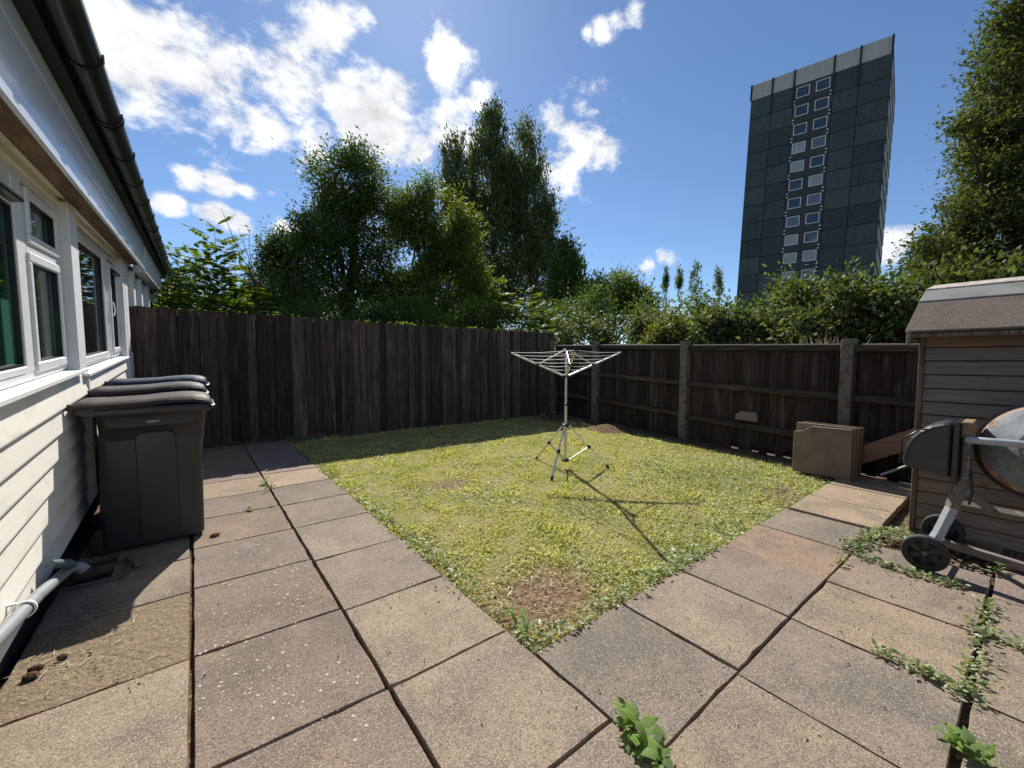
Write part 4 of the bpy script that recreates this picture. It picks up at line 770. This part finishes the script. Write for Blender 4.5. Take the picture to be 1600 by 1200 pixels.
big_weed('bright weed in the joint beside the long fence shadow', [(413, 757, 7, .055), (425, 762, 6, .05), (418, 768, 4, .04)])
big_weed('small weed tuft in the slab joint before the bins', [(388, 797, 6, .035), (392, 798, 4, .03)])
big_weed('tiny weed where two joints cross near the sunlit path', [(427, 789, 5, .03)])
big_weed('weed sprig at the right hand path joint under the mixer', [(1555, 898, 7, .045), (1556, 890, 4, .04)])
big_weed('weed clump in the wide joint at the lower right', [(1502, 1180, 7, .06), (1520, 1185, 6, .07), (1495, 1168, 5, .045), (1475, 1155, 4, .035)])
big_weed('leafy weed in the joint by the second path slab', [(1308, 884, 6, .035), (1314, 878, 5, .03)])
def weed_run(label, pts, n, seed, L_=.028, sp=.018):
    r = np.random.default_rng(seed); P = np.array([ground(*p) for p in pts]); seg = np.linalg.norm(np.diff(P, axis=0), axis=1); cum = np.r_[0, np.cumsum(seg)]; u = r.random(n)*cum[-1]
    u = u+0.012*np.sin(u*60); q = np.stack([np.interp(u, cum, P[:, k]) for k in range(3)], 1); q[:, :2] += r.normal(size=(n, 2))*sp*(0.4+1.1*np.abs(np.sin(u*23+seed)))[:, None]; q[:, 2] = .004+r.random(n)*.026
    dr = np.stack([r.normal(size=n), r.normal(size=n), r.uniform(0, .7, n)], 1)
    V, T = leaves(q, dr, np.stack([r.normal(size=n)*.5, r.normal(size=n)*.5, np.ones(n)], 1), L_*r.uniform(.5, 1.3, n), .48, .15)
    tag(link('weeds', npmesh('weeds', V, T, L_WEED)), label, 'weeds', kind='stuff')
weed_run('weeds filling the joint between the two right hand slab rows', [(1365, 1017), (1400, 1035), (1440, 1052), (1510, 1086)], 225, 31)
weed_run('weeds in the joint running up towards the mixer', [(1507, 1095), (1520, 1040), (1530, 995), (1545, 940)], 315, 32)
weed_run('weeds in the joint leading off the right edge', [(1515, 986), (1560, 997), (1600, 1015)], 97, 33)
weed_run('weeds along the joint beside the mixer wheel', [(1335, 868), (1380, 884), (1440, 903), (1500, 918)], 315, 34)
weed_run('thick weeds by the raised sandy slab corner', [(1325, 862), (1350, 845), (1375, 835), (1400, 832)], 620, 35, .032, .035)
weed_run('weeds and dead leaves at the shed corner', [(1395, 845), (1415, 835), (1428, 830)], 195, 36, .03, .03)
weed_run('low weeds along the near lawn edge', [(835, 1005), (900, 968), (960, 935), (1040, 895), (1130, 846)], 420, 37, .03, .022)
weed_run('low weeds along the left lawn edge', [(740, 925), (690, 880), (640, 840), (580, 790)], 380, 38, .03, .022)
deb = MB()                                             # crumbs, bits of leaf and grit lying on the paving
for k in range(420):
    px, py = random.choice(((random.uniform(310, 1500), random.uniform(760, 1190)), (random.gauss(700, 160), random.gauss(930, 60)), (random.gauss(1350, 120), random.gauss(930, 60)), (random.gauss(170, 90), random.gauss(1010, 50))))
    if not 640 < py < 1200: continue
    p = ground(px, py)
    if (p[0] > 1.12 and p[1] > 1.24) or p[0] < -.6 or p[0] > 3.5: continue
    s_ = random.uniform(.001, .0034); a = random.uniform(0, 6.28); l_ = s_*random.uniform(1, 3.2); c_, d_ = math.cos(a), math.sin(a)
    deb.add([(p[0]+c_*l_, p[1]+d_*l_, .005), (p[0]-d_*s_, p[1]+c_*s_, .004), (p[0]-c_*l_, p[1]-d_*l_, .005), (p[0]+d_*s_, p[1]-c_*s_, .004), (p[0], p[1], .006+s_)], [(0, 1, 4), (1, 2, 4), (2, 3, 4), (3, 0, 4)])
tag(deb.build('debris', M('dry_crumbs', (0.16, 0.12, 0.08), 0.95, island=[(0, (0.05, 0.035, 0.025)), (.6, (0.17, 0.13, 0.08)), (1, (0.45, 0.38, 0.26))])), 'dry crumbs and leaf bits scattered on the paving', 'debris', kind='stuff')
peb = MB()                                              # pale grit under the mixer
for k in range(90):
    x_, y_ = random.gauss(3.75, .12), random.uniform(-.1, .3)
    s = random.uniform(.003, .009); peb.box((x_-s, y_-s, -.04), (x_+s, y_+s*1.3, -.04+s*1.5+.008))
tag(peb.build('gravel', STACK), 'pale grit and crumbs on the soil under the mixer', 'gravel', kind='stuff')
# ------------------------------------------------------------------ tower block
vh = np.array([-0.18921531, 0.98154607, 0.02765646]); vv = np.array([0.05447461, -0.01762899, 0.99835952]); nn = np.array([0.98042342, 0.19041148, -0.05013366]); q0 = np.array([65.81144814, 18.92984372, 22.23767774+0.0])+EYE*np.array([1, 1, 1])-np.array([0, 0, HC])
q0 = q0+np.array([0, 0, HC])
tw = link('tower_block', None); tw.matrix_world = Matrix(((-vh[0], nn[0], vv[0], q0[0]), (-vh[1], nn[1], vv[1], q0[1]), (-vh[2], nn[2], vv[2], q0[2]), (0, 0, 0, 1)))
tag(tw, 'dark grey tower block rising above the hedge', 'tower block')
XL, XR, ZT, ZB = -8.58, 6.44, 17.1, -24.0
MB().prism([(XL, .12, ZB), (XR, .12, ZB), (XR+.70, 15, ZB), (XL, 15, ZB)], (0, 0, ZT-ZB-.1)).build('wall', JOINT, tw)
cols = [XL, -5.94, -3.39, 0.91, 3.50, XR]; zl = [14.92, 12.3]+[12.3-2.49*k for k in range(1, 15)]
for r_, (z1, z0) in enumerate(zip(zl, zl[1:])):
    for c_, (a, b) in enumerate(zip(cols, cols[1:])):
        if c_ == 2:                                      # plain strip with the two window columns: panel pieces round the openings
            wz = [13.9-2.475*r_-.72, 13.9-2.475*r_+.72]; m = MB(); g_ = .03
            y_ = .0
            xs = [(-3.36, -3.12), (-1.56, -.94), (.62, .88)]
            for (u, v) in xs: m.box((u, y_, z0+g_), (v, .12, z1-g_))
            for (u, v) in ((-3.12, -1.56), (-.94, .62)):
                m.box((u, y_, z0+g_), (v, .12, max(z0+g_+.01, wz[0]))); 
                if wz[1] < z1-g_: m.box((u, y_, wz[1]), (v, .12, z1-g_))
            m.build('window_panel', PLAINP, tw)
            for k, xc in enumerate((-2.34, -.16)):
                zc = (wz[0]+wz[1])/2+.05*k; w = frame_rect(xc-.76, xc+.76, zc-.70, zc+.70, .10, -.02, .06)
                m = MB(); 
                for i in range(0, len(w.v)): pass
                m.v = [(p[1], p[0], p[2]) for p in w.v]; m.f = [f[::-1] for f in w.f]; m.sm = w.sm
                wo = m.build('window', TWHITE, tw)
                cur = (r_, k) in ((4, 0), (3, 0), (5, 1), (8, 0), (9, 0), (9, 1), (10, 0))
                MB().box((xc-.67, .05, zc-.61), (xc+.67, .10, zc+.61)).build('pane', TCURT if cur else random.choice((TGLASS, TGLASS, TGLASS, TGLASS, TGLASS2)), wo)
                if (r_, k) in ((3, 0), (10, 0)): MB().box((xc-.25, .0, zc-.58), (xc-.17, .05, zc+.58)).build('mullion', TWHITE, wo)
                xv = -3.22 if k == 0 else .70
                for dz in (0, .46): MB().box((xv-.11, -.06, wz[0]-.43-dz), (xv+.11, .0, wz[0]-.27-dz)).build('vent', TWHITE, tw)
        else:
            o = MB().box((a+.035, 0, z0+.04), (b-.035, .12, z1-.04)).build('facade_panel', PANEL, tw); v = random.uniform(.8, 1.2); o.color = (v, v, v, 1)
for a, b in zip(cols, cols[1:]): MB().box((a+.05, -.04, 14.95), (b-.05, .12, ZT)).build('parapet_panel', PARAPET, tw)
for c_ in cols:
    MB().box((c_-.10, -.16, 12.3 if c_ in (-5.94, -3.39, .91, 3.5) else 14.9), (c_+.10, -.045, ZT+.04)).build('downpipe', BLACKPAINT, tw)
for k in range(16):
    z1 = 14.6-2.49*k
    for j in range(4):
        s0, s1 = .5+3.6*j, .5+3.6*j+2.8; f = .70/15
        MB().prism([(XR+f*s0, .12+s0, z1), (XR+f*s1, .12+s1, z1), (XR+f*s1, .12+s1, z1-1.7), (XR+f*s0, .12+s0, z1-1.7)], (.10, 0, 0)).build('side_panel', SIDEG if (j+k) % 2 else TCURT, tw)
# ------------------------------------------------------------------ trees
dk = 'trees beyond the tall fence'
def gbase(px, depth): p = at(px, 565, depth); return (p[0], p[1], -0.06)
tree('ash_tree', 'dark rounded tree standing tallest left of the poplars', 'tree', dk, gbase(552, 15), pxblobs([(545,290,52,48),(515,340,42,56),(578,345,46,66),(530,410,58,60),(588,430,50,56),(505,455,42,42),(560,250,30,22),(500,290,26,34)], 15, .9, 1), 52000, .15, L_DARK, .2, .33, seed=1, wr=.36, inner=.35, nlimb=14)
tree('bushy_tree', 'low bushy dark tree left of the rounded tree', 'tree', dk, gbase(455, 13), pxblobs([(452,405,40,42),(432,450,38,42),(474,365,22,36),(475,455,40,42),(440,395,22,26)], 13, .6, 2), 28000, .12, L_DARK, .12, .28, seed=2)
tree('ash_tree', 'yellow green tree in front of the poplars', 'tree', dk, gbase(672, 14.6), pxblobs([(632,330,38,42),(690,345,44,58),(722,375,30,56),(650,400,54,62),(708,425,50,60),(740,445,26,44),(672,300,24,22),(625,455,46,48),(690,470,52,40)], 14.6, .7, 3), 60000, .145, L_YEL, .13, .27, seed=3, wr=.36, inner=.3, nlimb=16)
pg = 'tall poplars behind the yellow green tree'
tree('poplar_tree', 'leftmost and shortest poplar of the tall group', 'tree', pg, gbase(715, 43), pxblobs([(712,238,15,34),(712,290,25,60),(718,360,34,80),(722,440,38,70),(698,268,12,34),(735,300,18,60)], 43, 1, 4), 22000, .36, L_POP, .28, .55, up=.9, seed=4, wr=.4, inner=.2, gap=.35)
tree('poplar_tree', 'tallest poplar with a pointed top, centre of its group', 'tree', pg, gbase(772, 43), pxblobs([(768,188,17,30),(768,235,31,55),(757,300,36,80),(788,300,28,80),(770,390,46,95),(775,455,48,55)], 43, 1, 5), 44000, .36, L_POP, .35, .55, up=.9, seed=5, wr=.4, inner=.2, gap=.35)
tree('poplar_tree', 'right hand poplar with a bulging right side', 'tree', pg, gbase(832, 44), pxblobs([(823,218,19,34),(825,280,32,70),(836,350,36,80),(832,430,42,80),(858,345,13,40),(860,410,17,55),(806,330,20,80)], 44, 1, 6), 38000, .36, L_POP, .32, .55, up=.9, seed=6, wr=.4, inner=.2, gap=.35)
tree('conifer_tree', 'dark narrow tree at the right foot of the poplars', 'tree', dk, gbase(885, 26), pxblobs([(885,405,15,30),(884,445,24,45),(905,440,16,32)], 26, .5, 7), 13000, .24, L_DARK, .15, .35, up=.3, seed=7)
tree('round_tree', 'round yellowish tree above the hedge right of the poplars', 'tree', dk, gbase(955, 22), pxblobs([(950,455,42,28),(925,462,28,24),(990,462,26,22),(1000,480,24,22)], 22, .6, 8), 20000, .18, L_YEL, .14, .33, seed=8)
fg = 'small distant poplars on the skyline'
for k, (x_, y_, rx, ry, lab) in enumerate(((1040,445,4,26,'slim distant poplar farthest left on the skyline'), (1061,445,5,24,'slim distant poplar second from the left on the skyline'), (1087,438,9,32,'fullest and tallest of the distant skyline poplars'), (1123,446,7,24,'distant skyline poplar nearest the tower block'))):
    tree('poplar_tree', lab, 'tree', fg, gbase(x_, 90), pxblobs([(x_, y_-8, rx*.7, ry*.75), (x_, y_+6, rx, ry*.8)], 90, .5, k), 1500, .42, L_MID, .2, .5, up=.9, seed=20+k, nlimb=3)
tree('maple_tree', 'big olive green tree filling the right edge behind the shed', 'tree', 'trees beyond the low fence', gbase(1625, 17), pxblobs([(1605,110,62,95),(1560,150,44,60),(1590,230,66,70),(1535,235,28,18),(1498,197,18,6),(1520,190,20,12),(1560,310,56,56),(1610,330,70,80),(1500,345,46,36),(1468,365,30,38),(1448,395,22,28),(1540,390,66,50),(1470,415,46,30),(1680,180,80,150),(1660,40,60,60),(1620,20,44,50)], 17, 1.0, 9), 130000, .17, L_RIGHT, .3, .36, seed=9, inner=.4, nlimb=18, wr=.5, gap=.45)
# hedge: single shrubs in a row beyond the low fence
hg = 'shrubs of the hedge beyond the low fence'
def hpos(px, off):
    d = ray(px, 540); t = (fenceX(0)+off-0.0)/(d[0]-0.15*d[1]); return t*float(d @ fwd), t
HS = [(868,490,24,1.5,L_HEDGE,'shrub at the fence corner, left end of the hedge'), (925,474,46,1.5,L_HEDGE,'dark shrub behind the clothes airer right arm'), (1000,478,44,1.6,L_HEDGE,'shrub with reddish twigs left of the first concrete post'),
      (1062,476,42,1.6,L_HEDGEY,'yellowish shrub straight above the first concrete post'), (1122,472,44,1.6,L_HEDGE,'dark shrub below the tower block left edge'), (1180,464,44,1.6,L_HEDGE,'shrub below the tower block windows, left of the pale one'),
      (1243,432,40,1.7,L_HEDGE,'pale leaved shrub hiding the lowest tower windows'), (1292,458,40,1.6,L_HEDGE,'low dark shrub between the two hedge peaks'), (1345,424,42,1.8,L_HEDGE,'peaked shrub in front of the tower right corner'), (1405,432,50,1.9,L_HEDGE,'broad shrub left of the shed roof'),
      (1475,425,56,2.3,L_RIGHT,'shrub rising just behind the shed roof left end'), (1565,410,66,2.6,L_RIGHT,'shrub behind the shed roof at the right edge')]
for k, (x_, yt, hw, off, mt_, lab) in enumerate(HS):
    yt += 20 if x_ < 1450 else 12; hw *= 1.12; dep, _ = hpos(x_, off); kk = dep/F; gy = 565+HC/kk; bl = []; r = random.Random(k)
    n_ = max(3, int((gy-yt)/(hw*1.1)))
    for j in range(n_):
        yc = yt+hw*.62+(gy-yt-hw*.7)*j/(n_-1); f = .62+.5*min(1, j/2); p = at(x_+r.uniform(-.25, .25)*hw, yc, dep+r.uniform(-.1, .3)); bl.append((p[0], p[1], p[2], hw*kk*f*1.05, hw*kk*f*1.05, hw*kk*.75))
    for j in range(3):
        p = at(x_+r.uniform(-.8, .8)*hw, yt+hw*r.uniform(.3, .9), dep+r.uniform(-.1, .4)); bl.append((p[0], p[1], p[2], hw*kk*.3, hw*kk*.3, hw*kk*.45))
    b_ = at(x_, 565, dep); tree('hedge_shrub', lab, 'shrub', hg, (b_[0], b_[1], -.06), bl, 16000, .09, mt_, .05, .2, seed=60+k, inner=.45, gap=.7, nlimb=6, wr=.55, cname='foliage', tname='stem')
ug = 'undergrowth shrubs behind the tall fence'
for k, (x_, yt, hw, dep, mt_, lab) in enumerate(((610,468,40,10.5,L_DARK,'dark shrub below the dark rounded tree'), (690,482,46,10.5,L_MID,'mid green shrub behind the middle of the tall fence'), (560,480,36,9.8,L_DARK,'dark scrub showing left of the fence middle'), (490,478,46,10,L_DARK,'dark scrub behind the tall fence under the bushy tree'), (745,478,34,11.5,L_YEL,'yellow green shrub low behind the tall fence'), (400,440,30,11,L_DARK,'dark scrub behind the bare twigs'), (285,420,30,11,L_DARK,'dark shrub beside the gutter end'))):
    kk = dep/F; bl = []; r = random.Random(k)
    for j in range(5): p = at(x_+r.uniform(-.6, .6)*hw, yt+hw*(.5+.45*j), dep+r.uniform(-.3, .3)); bl.append((p[0], p[1], p[2], hw*kk*.8, hw*kk*.8, hw*kk*.6))
    b_ = at(x_, 565, dep); tree('shrub', lab, 'shrub', ug, (b_[0], b_[1], -.06), bl, 9000, .095, mt_, .04, .2, seed=90+k, nlimb=5, cname='foliage', tname='stem')
_th = []
for x_ in range(850, 1640, 24):
    dep, _ = hpos(x_, 3.2); _th += pxblobs([(x_, 500-0.02*(x_-850)+random.uniform(-14, 12), 26, 34), (x_+10, 545, 26, 34)], dep, .3, x_)
(V, T), _c = crown_leaves(_th, 60000, .10, .24, 22, 0, 79, .5)
tag(link('thicket', npmesh('thicket', V, T, L_DARK)), 'dark bramble thicket behind the hedge shrubs', 'thicket', kind='stuff')
(V, T), _c = crown_leaves(pxblobs([(x_, 492+random.uniform(-8, 14), 34, 26) for x_ in range(230, 1060, 26)], 46, 3, 77), 60000, .34, .8, 22, 0, 78)
tag(link('woodland', npmesh('woodland', V, T, L_DARK)), 'far dark woodland filling gaps under the trees', 'woodland', kind='stuff')
# saplings with pinnate leaves
def pinnate(P, D, Nn, L_, rg, n=5, lw=.42):
    """leaf base P, direction D: paired leaflets along a drooping rachis"""
    pos, dr, nr, Ls = [], [], [], []; D = D/np.linalg.norm(D); S_ = np.cross(D, Nn); S_ /= np.linalg.norm(S_)
    for i in range(n+1):
        t = .25+.75*i/n; p = P+D*L_*t+np.array([0, 0, -.18*L_*t*t])
        for s in ((1, -1) if i < n else (0,)):
            pos.append(p); dr.append(D*(.45 if s else 1)+S_*s+np.array([0, 0, -.25])); nr.append(Nn+rg.normal(size=3)*.2); Ls.append(L_*(.42-.10*abs(t-.6))*rg.uniform(.85, 1.15))
    return np.array(pos), np.array(dr), np.array(nr), np.array(Ls)
def sapling(name, label, group, stems, nl, L_, mat, seed, dens=1.0):
    """stems: list of (base, top); compound leaves up each stem"""
    rg = np.random.default_rng(seed); b0 = np.array(stems[0][0]); t = thing(name, label, 'sapling', tuple(b0), 0, group); mb = MB(); A_ = [[], [], [], []]
    for (b, tp) in stems:
        b, tp = np.array(b)-b0, np.array(tp)-b0; limb(mb, b, tp, .014, .004, seed, 6, .02)
        for k in range(nl):
            f = 1-(k/nl)**1.0*dens; p = b+(tp-b)*f; a = k*2.4+rg.uniform(-.4, .4); el = 1.1 if k < 2 else rg.uniform(.15, .8)
            d = np.array([math.cos(a), math.sin(a), el]); nr = np.array([-.35*math.cos(a), -.35*math.sin(a), 1.0])
            for q_, v in zip(A_, pinnate(p, d, nr, L_*rg.uniform(.75, 1.2)*(.75 if k < 2 else 1), rg)): q_.append(v)
    P_, D_, N_, Ls = [np.concatenate(q_) for q_ in A_]; V, T = leaves(P_, D_, N_, Ls, .56, .12)
    tag(link('foliage', npmesh('foliage', V, T, mat), t), kind='stuff'); mb.build('stem', BARK, t); return t
sgp = 'saplings behind the tall fence'
def stem(px, pt, dep, pxb=None): a = at(pxb or px, 565, dep); return ((a[0], a[1], -.06), tuple(at(px, pt, dep)))
sapling('elder_sapling', 'tallest fresh green sapling with feathery leaves', sgp, [stem(335,352,9.3,338), stem(350,395,9.2), stem(322,400,9.3), stem(345,430,9.1)], 30, .50, L_SAP, 1, .62)
sapling('elder_sapling', 'leafy sapling between the tall feathery one and the gutter', sgp, [stem(300,385,9.6,305), stem(275,392,9.8,280), stem(288,410,9.6), stem(262,415,9.7)], 26, .44, L_MID, 2, .62)
sapling('elder_sapling', 'bright low sapling beside the bare twigs', sgp, [stem(368,400,9.0), stem(388,440,8.8), stem(405,455,8.8), stem(352,440,8.9), stem(375,450,8.7)], 22, .44, L_SAP, 3, .55)
sapling('elder_sapling', 'pale leafy sapling close behind the fence end by the house', sgp, [stem(232,432,8.6,240), stem(262,455,8.4), stem(222,455,8.5), stem(248,448,8.5)], 18, .42, L_SAP, 4, .5)
sapling('elder_sapling', 'bright shoots spilling along the fence top left of centre', sgp, [stem(318,462,8.1), stem(345,468,8.1), stem(290,462,8.2), stem(370,470,8.1), stem(390,475,8.0), stem(265,465,8.1)], 16, .38, L_SAP, 5, .4)
sapling('ash_sapling', 'upright bright shoot in front of the poplar foot', sgp, [stem(776,440,11.5), stem(790,470,11.4), stem(764,468,11.4)], 24, .42, L_SAP, 6, .5)
sapling('ash_sapling', 'pale shoot just left of the fence corner', sgp, [stem(822,458,11.3), stem(838,482,11.2), stem(808,485,11.2), stem(852,488,11.2)], 22, .42, L_SAP, 7, .45)
sapling('fern_shoot', 'single tiny pale sprig showing over the low fence', sgp, [stem(935,524,8.4)], 5, .12, L_SAP, 8, .15)
tb_ = thing('bare_twigs', 'bare leafless branches rising behind the tall fence', 'twigs', gbase(398, 8.8)); bb = np.array(gbase(398, 8.8)); m = MB()
limb(m, (0, 0, 0), at(398, 440, 8.8)-bb, .03, .02, 1)
for k, (x_, y_) in enumerate(((345,325),(372,356),(390,358),(408,360),(432,366),(362,370),(425,450),(440,470),(380,430),(415,400))): limb(m, at(398+random.uniform(-4, 4), 445+random.uniform(-15, 30), 8.8)-bb, at(x_, y_, 8.8+random.uniform(-.3, .3))-bb, .012, .004, k+5, 5, .05)
m.build('branch', BARK, tb_)
tv = thing('hanging_stem', 'dark thin stem hanging from the fascia end beyond the fence', 'stem', tuple(at(236, 392, 7.6))); b0 = at(236, 392, 7.6)
MB().tube([at(x_, y_, 7.6)-b0 for x_, y_ in ((236,392),(238,408),(230,430),(218,448),(210,470),(209,500))], .010, 6, False).build('stem', BARK, tv)
def creeper():
    r = np.random.default_rng(19); n = 2600; u = r.random(n)*6.6-0.5; u = u+.15*np.sin(u*9); k = (bumps(u*2.1, u*0+1)+.5*bumps(u*6, u*0)) > r.uniform(-.35, .25, n); u = u[k]; n = len(u)
    P = np.stack([u, leftY(u)+.06+np.abs(r.normal(size=n))*.05, 1.925-0.05*np.clip((u+.7)/4.5, 0, 1)+r.normal(size=n)*.028], 1)
    V, T = leaves(P, np.stack([r.normal(size=n), -np.abs(r.normal(size=n)), r.normal(size=n)*.6], 1), r.normal(size=(n, 3))*.6+np.array([0, 0, 1.]), r.uniform(.03, .07, n), .6)
    tag(link('creeper', npmesh('creeper', V, T, L_SAP)), 'green creeper edging over the tall fence top', 'creeper', kind='stuff')
creeper()
def tall_grass():
    r = np.random.default_rng(9); P = []; D_ = []
    for px, k in ((1165, 6), (1250, 14), (1275, 18), (1300, 12), (1215, 5), (1320, 8)):
        dep, _ = hpos(px, .45); b = at(px, 540, dep)
        for j in range(k): P.append(np.array([b[0]+r.normal()*.04, b[1]+r.normal()*.05, 1.25+r.uniform(-.05, .1)])); D_.append(np.array([r.normal()*.45, r.normal()*.45, 1]))
    V, T = leaves(np.array(P), np.array(D_), r.normal(size=(len(P), 3)), r.uniform(.18, .36, len(P)), .05, .05)
    tag(link('tall_grass', npmesh('tall_grass', V, T, STRAW)), 'dry tall grass stalks above the low fence', 'grass', kind='stuff')
tall_grass()
S.cycles.max_bounces = 8; S.cycles.transparent_max_bounces = 12; S.cycles.use_denoising = True; S.cycles.sample_clamp_indirect = 6
